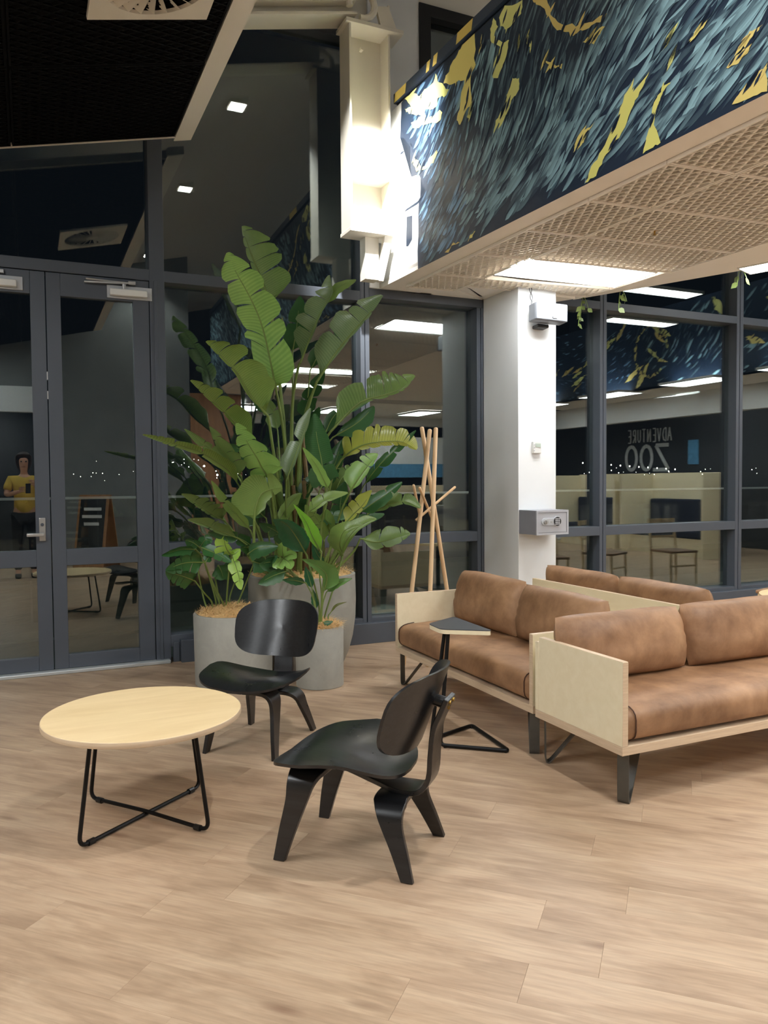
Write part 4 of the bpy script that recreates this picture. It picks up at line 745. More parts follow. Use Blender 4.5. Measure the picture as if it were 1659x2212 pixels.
def make_chair(label, loc, face):
    t = thing('lounge_chair', label, 'chair', loc, face - pi / 2, 'black bent plywood lounge chairs')
    # seat shell
    m = MB(); NR, NA = 9, 44
    def outline(a):
        cx_, sy_ = cos(a), sin(a); ex = .62
        x = .285 * abs(cx_) ** ex * (1 if cx_ >= 0 else -1); y = abs(sy_) ** (ex if sy_ > 0 else .72) * (1 if sy_ >= 0 else -1)
        y = y * (.255 if y > 0 else .245); x *= 1 - .20 * max(0, -y / .245) ** 1.5 - .03 * max(0, y / .255)
        return x, y + .045
    def zs(x, y):
        k = abs(x) / .285
        z = .372 - .052 * math.exp(-((y + .13) / .17) ** 2) * (1 - k * k * .9) + .044 * k ** 1.5 * math.exp(-((y + .05) / .21) ** 2)
        z -= .030 * max(0, (y - .17) / .13) ** 2; z += .012 * k * max(0, (y - .1) / .2)
        return z
    th = .0115
    for lay in (0, 1):
        for i in range(NR + 1):
            for k in range(NA):
                a = 2 * pi * k / NA; ox, oy = outline(a); f = (i / NR) ** .85; x, y = ox * f, .045 + (oy - .045) * f
                m.v.append(V((x, y, zs(x, y) + (th / 2 if lay else -th / 2))))
    n1 = (NR + 1) * NA
    for i in range(NR):
        for k in range(NA):
            k2 = (k + 1) % NA; a = [i * NA + k, i * NA + k2, (i + 1) * NA + k2, (i + 1) * NA + k]
            m.f.append(tuple(reversed([n1 + j for j in a])) if False else tuple(n1 + j for j in a)); m.f.append(tuple(reversed(a)))
    for k in range(NA):
        k2 = (k + 1) % NA; e = NR * NA; m.f.append((e + k, e + k2, n1 + e + k2, n1 + e + k))
    ob = m.build('seat', 'blackwood', t, smooth=50, bevel=0)
    # backrest shell
    m = MB(); NX, NZ = 18, 12
    def bp(u, v, off):
        # u,v in the unit disc -> superellipse
        return u, v, off
    ca = []
    NR2, NA2 = 7, 44
    for lay in (0, 1):
        for i in range(NR2 + 1):
            for k in range(NA2):
                a = 2 * pi * k / NA2; ex = .60; cx_, sy_ = cos(a), sin(a)
                x = .250 * abs(cx_) ** ex * (1 if cx_ >= 0 else -1); z = .152 * abs(sy_) ** ex * (1 if sy_ >= 0 else -1)
                x *= 1 + .05 * z / .152; f = i / NR2; x *= f; z *= f
                y = -.300 - .38 * z + 1.6 * x * x - .35 * z * z * 0 + (.0 if lay == 0 else .0115)
                m.v.append(V((x, y + .015, .570 + z)))
    n1 = (NR2 + 1) * NA2
    for i in range(NR2):
        for k in range(NA2):
            k2 = (k + 1) % NA2; a = [i * NA2 + k, i * NA2 + k2, (i + 1) * NA2 + k2, (i + 1) * NA2 + k]; m.f.append(tuple(a)); m.f.append(tuple(reversed([n1 + j for j in a])))
    for k in range(NA2):
        k2 = (k + 1) % NA2; e = NR2 * NA2; m.f.append((e + k2, e + k, n1 + e + k, n1 + e + k2))
    br = m.build('backrest', 'blackwood', t, smooth=50)
    # spine
    P = catmull([(0, .16, .338), (0, .05, .322), (0, -.07, .286), (0, -.17, .258), (0, -.245, .266), (0, -.283, .318), (0, -.292, .41), (0, -.303, .50), (0, -.330, .565), (0, -.352, .615)], 34)
    W_ = [.105 + .012 * sin(pi * i / 34) for i in range(35)]
    spn = MB().ribbon(P, (1, 0, 0), W_, .019).build('spine', 'blackwood', t, smooth=35, bevel=.003)
    for x, z, y in ((-.022, .600, -.356), (.022, .600, -.356), (0, .575, -.345)):
        MB().tube([(x, y, z), (x, y - .006, z - .001)], .0075, 12).build('bolt', 'brass', spn)
    MB().tube([(0, -.335, .590), (0, -.292, .600)], .022, 14).build('shock_mount', 'black', spn)
    for s in (-1, 1):
        P = catmull([(0, .160, .322), (s * .09, .162, .322), (s * .135, .168, .314), (s * .163, .177, .280), (s * .172, .190, .22), (s * .184, .222, .11), (s * .197, .250, .0)], 26)
        W_ = [.135 + .0 * i if i < 9 else .135 - (.135 - .046) * ((i - 8) / 18) ** .9 for i in range(27)]
        MB().ribbon(P, (0, 1, 0), W_, .021).build('leg', 'blackwood', t, smooth=35, bevel=.003)
        P = catmull([(0, -.150, .242), (s * .075, -.152, .243), (s * .118, -.158, .235), (s * .148, -.168, .208), (s * .160, -.182, .165), (s * .176, -.215, .09), (s * .195, -.250, .0)], 26)
        W_ = [.125 if i < 9 else .125 - (.125 - .046) * ((i - 8) / 18) ** .9 for i in range(27)]
        MB().ribbon(P, (0, 1, 0), W_, .021).build('leg', 'blackwood', t, smooth=35, bevel=.003)
    for x, y, z in ((0, .16, .345), (0, -.02, .318)):
        MB().tube([(x, y, z - .012), (x, y, z + .008)], .02, 12).build('seat_mount', 'black', t)
    return t
make_chair('black plywood lounge chair in the foreground, seen from behind with its brass bolts', (1.131, 2.722, 0), atan2(.707, -.707))
make_chair('black plywood lounge chair facing the camera in front of the grey plant pots', (1.121, 4.095, 0), atan2(-.74, -.67))

def pillow(w_, h_, d_, seed, nx=30, nz=18):
    """stuffed cushion: x width, z height, y thickness; gathered ends"""
    m = MB(); r = random.Random(seed); ph = [r.uniform(0, 6) for _ in range(4)]
    for side in (1, -1):
        for j in range(nz + 1):
            for i in range(nx + 1):
                u = -1 + 2 * i / nx; v = -1 + 2 * j / nz; u = math.copysign(abs(u) ** .8, u); v = math.copysign(abs(v) ** .8, v)
                e = ((1 - abs(u) ** 3.2) ** .5 if abs(u) < 1 else 0) * ((1 - abs(v) ** 2.6) ** .5 if abs(v) < 1 else 0)
                y = side * d_ / 2 * e ** .85
                if abs(u) > .72: y += side * .010 * sin(v * 13 + ph[0] + 2 * sin(v * 5)) * (abs(u) - .72) / .28 * e
                y += side * .008 * MN.noise(V((u * 2 + seed, v * 2, side))) * e
                k = 1 - .035 * abs(v) ** 2; kz = 1 - .05 * abs(u) ** 3 + .012 * sin(u * 5 + ph[1]) * abs(v)
                m.v.append(V((u * w_ / 2 * k, y, v * h_ / 2 * kz)))
    n1 = (nx + 1) * (nz + 1)
    for s in (0, 1):
        for j in range(nz):
            for i in range(nx):
                a = j * (nx + 1) + i; q = (a, a + 1, a + nx + 2, a + nx + 1); q = tuple(s * n1 + k for k in q); m.f.append(q if s else tuple(reversed(q)))
    return m
def make_sofa(label, loc, rz, L, back=.60, D_=.63):
    t = thing('sofa', label, 'sofa', loc, rz, 'birch ply and tan leather sofas')
    RB, RT, AT, T = .222, .262, .625, .030
    MB().box(0, L, 0, D_, RB, RT).build('base_rail', 'ply_edge', t, bevel=.002)
    for x in (0, L - T):
        p = MB().box(x, x + T, 0, D_ - .031, RT, AT).build('arm_panel', 'ply', t, bevel=.0015)
        MB().box(x + .0005, x + T - .0005, -.0012, .0005, RT + .001, AT - .001).build('ply_edge', 'ply_edge', p); MB().box(x + .0005, x + T - .0005, .001, D_ - .033, AT - .0005, AT + .0012).build('ply_edge', 'ply_edge', p)
    bp_ = MB().box(0, L, D_ - T, D_, RT, back).build('back_panel', 'ply', t, bevel=.0015); MB().box(.001, L - .001, D_ - T + .0005, D_ - .0005, back - .0005, back + .0012).build('ply_edge', 'ply_edge', bp_)
    # seat cushion with a rolled front
    m = MB(); N, K = 40, 26; x0, x1 = T + .004, L - T - .004; y0, y1 = -.006, D_ - T - .004; z0, z1 = RT, .428
    prof = []
    for k in range(K):
        a = 2 * pi * k / K + pi / K; ex = .34
        prof.append(((y0 + y1) / 2 + (y1 - y0) / 2 * math.copysign(abs(cos(a)) ** ex, cos(a)), (z0 + z1) / 2 + (z1 - z0) / 2 * math.copysign(abs(sin(a)) ** .55, sin(a))))
    for i in range(N + 1):
        x = x0 + (x1 - x0) * i / N; e = min(i, N - i); sc = 1 - .05 * max(0, (1.6 - e) / 1.6) ** 2
        for y, z in prof:
            zz = z0 + (z - z0) * sc + (.006 * MN.noise(V((x * 3, y * 4, 2))) if z > z0 + .08 else 0)
            m.v.append(V((x, (y0 + y1) / 2 + (y - (y0 + y1) / 2) * (1 - (1 - sc) * .6), zz)))
    for i in range(N):
        for k in range(K):
            k2 = (k + 1) % K; m.f.append((i * K + k, (i + 1) * K + k, (i + 1) * K + k2, i * K + k2))
    m.f.append(tuple(range(K))); m.f.append(tuple(reversed([N * K + k for k in range(K)])))
    sc_ = m.build('seat_cushion', 'leather', t, smooth=60)
    for x in (x0 + .035, x1 - .035):
        P = [((x), (y0 + y1) / 2 + (y - (y0 + y1) / 2) * 1.003, z0 + (z - z0) * 1.006) for y, z in prof if z > z0 + .01 and y < .25]
        P.sort(key=lambda p: (p[2] if p[1] < .06 else 9 + p[1])); MB().tube(P, .003, 5).build('seam', 'thread', sc_)
    for cx_, cy_ in ((.035, .035), (L - .035, .035), (.035, D_ - .035), (L - .035, D_ - .035)):
        d = V((.85 if cx_ < L / 2 else -.85, .52 if cy_ < D_ / 2 else -.52, 0)).normalized(); wd = V((-d.y, d.x, 0)); o = V((cx_, cy_, 0))
        P = roundpath([o + V((0, 0, RB)), o + V((0, 0, .0)) + d * .002, o + d * .20 + V((0, 0, RB))], .05, 7)
        zmin = min(p.z for p in P); P = [V((p.x, p.y, RB - (RB - p.z) * (RB - .003) / (RB - zmin))) for p in P]
        MB().ribbon(P, wd, [.05] * len(P), .006).build('leg', 'steel_raw', t, smooth=35)
    return t
make_sofa('long tan leather ply sofa in front, its left arm panel facing the camera', (2.272, 2.575, 0), 0, 1.98)
make_sofa('tan leather ply sofa facing left, beside the white column and coat stand', (2.287, 4.865, 0), -pi / 2, 1.62, .62)
make_sofa('tan leather ply sofa facing away behind the left-facing sofa, nearest the column', (4.10, 3.26, 0), pi / 2, 1.67, .655)
def cushion(label, loc, rz, w_, h_, d_, lean, seed, group='tan leather back cushions'):
    ob = pillow(w_, h_, d_, seed).build('back_cushion', 'leather', None, smooth=75)
    bot = V((0, 0, h_ / 2)); ob.matrix_world = Matrix.Translation(loc) @ Matrix.Rotation(rz, 4, 'Z') @ Matrix.Rotation(lean, 4, 'X') @ Matrix.Translation((0, 0, h_ / 2))
    tag(ob, label, 'cushion', group); return ob
SZ = .424
# x axis of the cushion along the sofa, y thickness
cushion('tan leather back cushion at the left end of the front sofa', (2.69, 3.02, SZ), 0, .80, .325, .19, radians(-12), 1)
cushion('tan leather back cushion cut by the right edge of the photo, on the front sofa', (3.50, 3.02, SZ), 0, .82, .33, .19, radians(-12), 2)
cushion('tan leather back cushion by the far arm of the left-facing sofa', (2.73, 4.43, SZ), -pi / 2, .79, .36, .19, radians(-12), 3)
cushion('tan leather back cushion at the near end of the left-facing sofa', (2.73, 3.66, SZ), -pi / 2, .78, .345, .19, radians(-12), 4)
cushion('farther of the two tan cushions on the sofa behind, below the white column', (3.635, 4.50, SZ), pi / 2, .80, .345, .19, radians(-10), 5)
cushion('nearer of the two tan cushions on the sofa behind, right one of the pair', (3.635, 3.71, SZ), pi / 2, .78, .345, .19, radians(-10), 6)

def side_table():
    o = V((2.05, 3.6, 0)); t = thing('laptop_table', 'small dark-topped laptop table with a bent black tube stand by the sofa', 'table', o)
    z1 = .622
    P = [(1.948, 3.578), (1.974, 3.775), (2.02, 3.80), (2.235, 3.895), (2.19, 3.42)]
    P = [(1.956, 3.60), (1.972, 3.775), (2.205, 3.90), (2.175, 3.44)]
    rp_ = []
    for i in range(4):
        a, b, c = V((*P[i - 1], 0)), V((*P[i], 0)), V((*P[(i + 1) % 4], 0)); d1_, d2_ = (a - b).normalized() * .035, (c - b).normalized() * .035
        for k in range(6):
            q = k / 5; rp_.append((b + d1_) * (1 - q) ** 2 + b * 2 * q * (1 - q) + (b + d2_) * q * q)
    MB().prism([(p.x, p.y, z1 - .026) for p in rp_], (0, 0, .022)).build('tabletop', 'ply', t, o, bevel=.001)
    MB().prism([(p.x, p.y, z1 - .004) for p in rp_], (0, 0, .004)).build('laminate', 'laminate', t, o)
    path = [(2.025, 3.645, z1 - .026), (1.940, 3.585, .012), (2.215, 3.352, .012), (2.262, 3.800, .012), (1.940, 3.690, .012), (2.035, 3.70, z1 - .026)]
    MB().tube(roundpath(path, .03, 6), .0105, 10).build('tube_stand', 'steel_black', t, o, smooth=True)
    MB().box(1.99, 2.09, 3.62, 3.73, z1 - .032, z1 - .026).build('mount_plate', 'steel_black', t, o)
    for p in ((1.96, 3.568), (2.205, 3.368), (2.252, 3.785), (1.95, 3.69)): MB().tube([(p[0], p[1], 0), (p[0], p[1], .012)], .009, 8).build('foot', 'black', t, o)
side_table()
def round_table():
    c = V((4.90, 3.58, 0)); t = thing('round_table', 'pale round table whose edge shows at the right of the photo behind the sofas', 'table', c); R_, z1 = .40, .60
    MB().lathe([(0, z1 - .026), (R_, z1 - .026), (R_, z1), (0, z1)], n=64).build('tabletop', 'oak', t, smooth=30)
    MB().lathe([(.25, 0), (.25, .012), (.03, .022), (.028, z1 - .03), (.12, z1 - .026)], n=32).build('pedestal', 'steel_black', t, smooth=30)
round_table()
def coat_stand():
    o = V((2.86, 5.35, 0)); t = thing('coat_stand', 'beech coat stand of three crossed poles behind the sofa, before the glass', 'coat stand', o)
    for (b, tp) in (((2.57, 5.33, 0), (2.815, 5.34, 1.80)), ((2.71, 5.20, 0), (2.845, 5.30, 1.81)), ((3.16, 5.55, 0), (2.775, 5.40, 1.82))):
        b, tp = V(b), V(tp); d = (tp - b).normalized()
        MB().tube([b, tp - d * .012, tp - d * .004, tp], [.0165, .0165, .013, .005], 14).build('pole', 'beech', t, o, smooth=40)
    for a, b in (((2.60, 5.20, 1.375), (2.735, 5.36, 1.13)), ((2.66, 5.22, 1.355), (2.90, 5.47, 1.10)), ((3.05, 5.36, 1.355), (2.70, 5.36, 1.10))):
        a, b = V(a), V(b); d = (b - a).normalized(); MB().tube([a, a + d * .004, a + d * .012, b], [.004, .0085, .0105, .0105], 10).build('peg', 'beech', t, o, smooth=40)
coat_stand()

# ================================================================ PLANTS
def pot(label, c, prof, coir_z, coir_r, seed):
    t = thing('plant_pot', label, 'plant pot', c); n = 56
    MB().lathe(prof, n=n).build('pot_shell', 'concrete', t, smooth=40)
    r = random.Random(seed); m = MB(); o = 0
    rings = [(0, .035), (.3, .032), (.55, .026), (.78, .014), (.95, .0), (1.0, -.01)]
    m.lathe([(max(coir_r * a, 0), coir_z + b) for a, b in reversed(rings)], n=36)
    m.v = [p + V((0, 0, .016 * MN.noise(p * 22) + .01 * MN.noise(p * 60))) for p in m.v]
    for i in range(1500):       # loose fibres
        a = r.uniform(0, 2 * pi); q = coir_r * math.sqrt(r.random()); b = r.uniform(0, 2 * pi); l = r.uniform(.03, .085); c0 = V((q * cos(a), q * sin(a), coir_z + .03 * (1 - (q / coir_r) ** 2) + r.uniform(-.005, .012)))
        d = V((cos(b), sin(b), r.uniform(-.1, .55))) * l; e = V((-sin(b), cos(b), .2)) * .0014; mid = c0 + d * .5 + V((0, 0, r.uniform(-.004, .016)))
        m.add([c0 - e, c0 + e, mid + e, mid - e, c0 + d], [(0, 1, 2, 3), (3, 2, 4)])
    m.build('coir_mulch', 'coir', t, kind='stuff'); return t
def wall_prof(outer, th=.022, drop=.05):
    top = outer[-1]; return [(0, outer[0][1])] + outer + [(top[0] - th, top[1]), (top[0] - th, top[1] - drop), (0, top[1] - drop)]
pot('wide concrete cylinder pot at left holding the split-leaf plant', (1.288, 5.42, 0), wall_prof([(.262, 0), (.267, .005), (.274, .488), (.270, .493)]), .492, .252, 1)
pot('large concrete egg-shaped pot at the back holding the tall banana-like plant', (1.905, 5.74, 0), wall_prof([(.285, 0), (.315, .01), (.352, .09), (.388, .22), (.408, .36), (.414, .50), (.410, .695), (.404, .70)]), .70, .392, 2)
pot('small concrete cylinder pot at the right front holding the glossy leafy plant', (1.805, 5.075, 0), wall_prof([(.160, 0), (.164, .004), (.166, .405), (.163, .41)]), .402, .146, 3)

PALETTE = [srgb(116, 142, 84), srgb(126, 152, 82), srgb(142, 180, 98), srgb(124, 144, 106), srgb(62, 102, 62), srgb(162, 168, 78), srgb(176, 216, 100), srgb(62, 110, 60), srgb(50, 102, 68), srgb(136, 194, 70), srgb(104, 144, 78), srgb(112, 112, 62)]
def w_banana(t): return min(1, (t / .16)) ** .55 * (1 - max(0, (t - .30) / .70) ** 3.0 * .92) ** .9
def w_lance(t): return (sin(pi * min(1, t ** .72)) ** .8) * (1 - .12 * t)
def blade(mid, vecs, tears, wfun, curl, rnd, serr=.0, n=26):
    """leaf blade: two halves hung on a midrib, torn at the given places"""
    C_ = catmull(mid, 60)
    def mp_(t): t = max(0, min(1, t)) * 60; i = min(int(t), 59); return C_[i].lerp(C_[i + 1], t - i)
    m = MB(); m.uv = []
    for side, vec in enumerate(vecs):
        vec = V(vec) * 1.14; Lw = vec.length
        if Lw < .004: continue
        tr = [0] + [min(.97, max(.04, x + rnd.uniform(-.03, .03) + (0 if side == 0 else .04))) for x in tears] + [1.0]
        M_ = 6
        for a, b in zip(tr[:-1], tr[1:]):
            nt = max(4, int((b - a) * n)); o = len(m.v); tw = rnd.uniform(-.22, .22); gap = rnd.uniform(.05, .16) if len(tears) else 0
            for i in range(nt + 1):
                for j in range(M_ + 1):
                    s = j / M_; q = i / nt
                    g0 = gap * .5 * s if a > 0 else 0; g1 = gap * .5 * s if b < 1 else 0
                    tt = a + (b - a) * (g0 + q * (1 - g0 - g1)); sh_ = .10 * s * (1 - tt)
                    ctr = mp_(tt + sh_); d = (mp_(tt + .03) - mp_(tt - .03)).normalized()
                    lat = (vec - d * vec.dot(d)); lat.normalize(); nr = d.cross(lat)
                    ww = Lw * wfun(tt)
                    ed = 1.0
                    if a > 0: ed *= 1 - .16 * s * max(0, 1 - q * 3.2) ** 2
                    if b < 1: ed *= 1 - .20 * s * max(0, 1 - (1 - q) * 3.2) ** 2
                    th = curl * s + tw * s * s; ww *= ed * (1 + .05 * sin(tt * 26 + side * 2) * s * s)
                    p = ctr + lat * ww * s * cos(th * .5) + nr * (ww * s * sin(th * .6) * (1 if side == 0 else -1)) + V((0, 0, -1)) * ww * .16 * s * s
                    m.v.append(p); m.uv.append((tt + .1 * s, s))
            for i in range(nt):
                for j in range(M_):
                    k = o + i * (M_ + 1) + j; q = (k, k + 1, k + M_ + 2, k + M_ + 1); m.f.append(q if side else tuple(reversed(q)))
    return m, C_
def clear_glass(p, y=6.17): return V((p.x, min(p.y, y), p.z))
PLANTS = [thing('tall_leafy_plant', 'tall plant with huge torn paddle leaves growing from the large back pot', 'plant', (1.905, 5.74, .68)),
          thing('monstera_plant', 'split-leaf plant with one lime leaf growing in the left concrete pot', 'plant', (1.288, 5.42, .47)),
          thing('peace_lily_plant', 'dark glossy plant with one bright upright leaf in the small front pot', 'plant', (1.805, 5.075, .385))]
rl = random.Random(21)
for plant, mid, vecs, tears, colr, curl, pet, kind in LEAVES:
    P_ = PLANTS[plant]; org = P_.location.copy()
    wf_ = w_banana if plant == 0 else w_lance
    if plant == 1: wf_ = lambda t: min(1, t / .1) ** .5 * (1 - t ** 3) ** .7
    if len(tears) and plant == 0 and colr != 4: tears = list(tears) + [rl.uniform(.2, .9) for _ in range(1)]; tears.sort()
    tears = [x for i, x in enumerate(tears) if i == 0 or x - tears[i - 1] > .05]
    m, C_ = blade([V(p) for p in mid], vecs, tears, wf_, curl, rl)
    m.v = [clear_glass(p) for p in m.v]
    lf = m.build('leaf', 'leaf', P_, org, smooth=True, fix=False)
    c = PALETTE[colr]; k = rl.uniform(.92, 1.08); lf.color = (c[0] * k, c[1] * k, c[2] * k, 1)
    sz = max(V(vecs[0]).length, V(vecs[1]).length); base = V(mid[0])
    path = C_[:52]; st = MB(); r1 = min(.010, .003 + sz * .035)
    st.tube([clear_glass(p) for p in path[::4]], [r1 * (1 - .8 * i / 13) for i in range(len(path[::4]))], 6)
    if pet:
        Q = [V(p) for p in pet]
        soil = {0: .69, 1: .48, 2: .39}[plant]
        e = Q[-1]; cx_ = org
        if plant == 0 and colr != 11:   # run the petiole down into the pot
            a = atan2(e.y - cx_.y, e.x - cx_.x); rr = min(.26, hypot(e.x - cx_.x, e.y - cx_.y)); Q.append(V((cx_.x + rr * cos(a), cx_.y + rr * sin(a), soil)))
        else:
            rr = {0: .3, 1: .2, 2: .10}[plant]; a = atan2(e.y - cx_.y, e.x - cx_.x); d_ = min(rr, hypot(e.x - cx_.x, e.y - cx_.y)); Q.append(V((cx_.x + d_ * cos(a), cx_.y + d_ * sin(a), soil)))
        Q = [q for q in Q if q.z >= soil - .01]
        cc = catmull([base] + Q, 12)
        n_ = len(cc); r2 = (.017 if sz > .12 else .011) if plant == 0 else (.007 if plant == 1 else .006)
        st.tube([clear_glass(p) for p in cc], [r1 + (r2 - r1) * i / (n_ - 1) for i in range(n_)], 7)
    st.build('leaf_stalk', 'stalk', lf, org, smooth=True)
for i in range(9):     # brown sheathed stems at the heart of the tall plant
    a = rl.uniform(0, 6.28); q = rl.uniform(.02, .12); b = V((1.87 + q * cos(a), 5.66 + q * sin(a), .68)); tp = b + V((rl.uniform(-.10, .06), rl.uniform(-.08, .06), rl.uniform(.45, 1.25)))
    MB().tube(catmull([b, b.lerp(tp, .5) + V((.02, 0, 0)), tp], 8), [.030 - .014 * k / 8 for k in range(9)], 8).build('stem', 'trunk', PLANTS[0], PLANTS[0].location, smooth=True)
# trailing vines over the soffit edge
def vine(label, base, drops, seed):
    r = random.Random(seed); b = V(base); t = thing('trailing_vine', label, 'plant', b)
    for dx, dy, L in drops:
        P = [b + V((dx * s, dy * s, .03 - L * s + .04 * sin(s * 3))) for s in [k / 6 for k in range(7)]]
        MB().tube(P, .003, 5).build('stem', 'stalk', t, b)
        for k in range(max(2, int(L / .045))):
            p = P[0].lerp(P[-1], (k + .6) / max(2, int(L / .045))); a = r.uniform(0, 6.28); l = r.uniform(.04, .07)
            d = V((cos(a), sin(a), -.9)).normalized() * l; s_ = d.cross(V((sin(a), -cos(a), .3))).normalized() * l * .38
            MB().add([p, p + d * .25 + s_ * .8, p + d * .6 + s_, p + d * 1.15, p + d * .6 - s_, p + d * .25 - s_ * .8, p + d * .5 + V((.004, 0, .006))], [(0, 1, 6), (1, 2, 6), (2, 3, 6), (3, 4, 6), (4, 5, 6), (5, 0, 6)]).build('leaf', 'vine', t, b, smooth=True)
vine('vine with hanging leaves beside the loudspeaker, at the soffit corner', (4.64, 5.80, 3.03), ((.0, .04, .20), (.05, -.02, .13), (-.03, .03, .26)), 1)
vine('vine hanging from the soffit edge over the mullion right of the column', (4.80, 5.49, 3.03), ((.0, .02, .17), (.03, -.05, .10)), 2)
vine('small vine hanging from the soffit edge near the right of the photo', (5.26, 4.62, 3.03), ((.0, .02, .10), (.03, -.05, .07)), 3)
vine('vine cut by the right border of the photo, over the soffit edge', (5.40, 4.36, 3.03), ((.0, .02, .09), (-.03, .05, .06)), 4)

# ================================================================ BEHIND THE CAMERA (seen in the glass)
FX = 10.3
mf = struct('wall_far_mezzanine'); MB().box(FX, FX + .2, -2.6, 6.1, SOF, 4.45).build('bulkhead', 'white', mf); MB().box(FX, 13.2, -2.6, 6.1, SOF, SOF + .15).build('soffit', 'beige', mf)
def mp2(s, z, o): return V((FX - o, s, z))
ry_ = random.Random(4); Y2 = []
for i in range(44):
    s, z = ry_.uniform(-2.2, 5.6), ry_.uniform(3.2, 4.3); a = ry_.uniform(.2, 1.0) * (1 if s < 1.6 else -1); L = ry_.uniform(.25, .6); ww = L * ry_.uniform(.12, .22)
    Y2.append([(s + cos(a) * L * t - sin(a) * ww * (1 - abs(2 * t)) * sg, z + sin(a) * L * t + cos(a) * ww * (1 - abs(2 * t)) * sg) for t, sg in ((-.5, 1), (-.2, 1), (.15, .7), (.5, 1), (.2, -.6), (-.15, -1))])
for k in range(14):    # large ring in the far mural
    a0, a1 = 2 * pi * k / 16, 2 * pi * (k + .8) / 16; Y2.append([(1.7 + .42 * cos(a), 3.72 + .48 * sin(a)) for a in (a0, (a0 + a1) / 2, a1)] + [(1.7 + .37 * cos(a), 3.72 + .44 * sin(a)) for a in (a1, (a0 + a1) / 2, a0)])
paint_mural(mf, mp2, -2.6, 6.1, SOF, 4.45, Y2, None, [], 17, 520)
MB().box(11.6, 11.8, -7, 6.1, 2.62, SOF).build('white_downstand', 'white', wr)
for k, (x, y) in enumerate(((10.9, -1.6), (10.9, .6), (10.9, 2.8), (10.9, 4.8), (7.0, -4.2), (9.2, -4.2), (5.0, -4.2), (12.5, 1.0))):
    light_panel(['white light panel under the far mural, %s' % s for s in ('at its left end', 'second from its left end', 'third from its left end', 'at its right end')][k] if k < 4 else ['white light panel before the rear counter, middle', 'white light panel before the rear counter, right', 'white light panel before the rear counter, left', 'white light panel over the zoo lettering'][k - 4],
                (x - .3, y - .6, SOF - .03 if k < 4 or k == 7 else 3.02), (0, 1, 0), (-1, 0, 0), 1.2, .6)
MB().box(4.2, 10.2, -5.9, -2.6, 3.06, 3.2).build('rear_soffit', 'beige', wr)
MB().box(-3.4, -2.8, -2.0, 3.5, 2.9, 3.0).build('side_shelf', 'cream', tag(empty('trim_3'), kind='structure'))
light_panel('white light panel in the rear recess at left, behind the photographer', (-1.6, -3.6, 2.86), (1, 0, 0), (0, 1, 0), 1.2, .6)
# hand painted lettering on the dark wall (reads normally for someone standing in the room)
GL = {'A': [[(0, 0), (.4, 1), (.8, 0)], [(.2, .4), (.6, .4)]], 'D': [[(0, 0), (0, 1), (.5, .9), (.7, .5), (.5, .1), (0, 0)]], 'V': [[(0, 1), (.35, 0), (.7, 1)]], 'E': [[(.6, 1), (0, 1), (0, 0), (.6, 0)], [(0, .5), (.5, .5)]], 'N': [[(0, 0), (0, 1), (.65, 0), (.65, 1)]],
      'T': [[(0, 1), (.7, 1)], [(.35, 1), (.35, 0)]], 'U': [[(0, 1), (0, .2), (.3, 0), (.6, .2), (.6, 1)]], 'R': [[(0, 0), (0, 1), (.5, .95), (.55, .6), (0, .5), (.6, 0)]], 'Z': [[(0, 1), (1.0, 1), (0, 0), (1.2, 0)]], 'O': [[(.5 + .45 * cos(a), .5 + .5 * sin(a)) for a in [2 * pi * k / 14 for k in range(15)]]]}
sg = thing('wall_lettering', 'white hand-painted zoo lettering on the dark wall at the back', 'lettering', (13.19, -1.5, 1.5))
def letters(word, y0, z0, hh, wid, adv, th):
    y = y0
    for ch in word:
        m = MB()
        for st in GL[ch]:
            for (a, b) in zip(st[:-1], st[1:]):
                p, q = V((13.185, y - a[0] * wid, z0 + a[1] * hh)), V((13.185, y - b[0] * wid, z0 + b[1] * hh)); d = (q - p).normalized(); nn = V((0, -d.z, d.y)) * th / 2
                m.prism([p - nn, q - nn, q + nn, p + nn], (-.006, 0, 0))
        m.build('letter', 'chalk', sg, sg.location); y -= adv
letters('ADVENTURE', -.72, 2.27, .30, .14, .163, .03); letters('ZOO', -.80, 1.62, .56, .40, .50, .085)
po = thing('blue_poster', 'small blue poster on the dark wall beside the zoo lettering', 'poster', (13.18, -.05, 1.75)); MB().box(13.17, 13.195, -.22, .06, 1.72, 2.25).build('sheet', 'poster', po, po.location)
# plywood booths with navy seats under the far mural
for k, y in enumerate((-1.7, .55)):
    b = thing('booth_seat', 'tall birch ply booth with a navy seat under the far mural, %s' % ('left one' if k == 0 else 'right one'), 'booth', (10.9, y, 0), 0, 'ply booths'); L = 2.1
    MB().box(.5, .56, 0, L, 0, 1.52).build('back_panel', 'ply', b); MB().box(-.3, .5, 0, .05, 0, 1.5).build('side_panel', 'ply', b); MB().box(-.3, .5, L - .05, L, 0, 1.5).build('side_panel', 'ply', b)
    MB().box(-.1, .38, .06, L - .06, .32, .46).build('seat_pad', 'navy_fab', b, bevel=.03); MB().box(.38, .5, .1, L - .1, .46, 1.02).build('back_pad', 'navy_fab', b, bevel=.03); MB().box(-.08, .45, .06, L - .06, 0, .32).build('plinth', 'ply', b)
for k, (x, y) in enumerate(((7.4, 4.75), (8.6, 3.1))):
    light_panel('hanging white light panel in the high space at the right, ' + ('nearest the glass', 'second from the glass')[k], (x - .5, y - .15, 3.85), (1, 0, 0), (0, 1, 0), 1.3, .3)
rc = thing('rear_counter', 'long pale timber counter at the back of the room', 'counter', (8.0, -4.0, 0)); MB().box(-2.2, 2.2, -.3, .3, 1.12, 1.3).build('top', 'ply', rc); MB().box(-2.1, 2.1, -.2, .2, 0, 1.12).build('front', 'blackwall', rc)
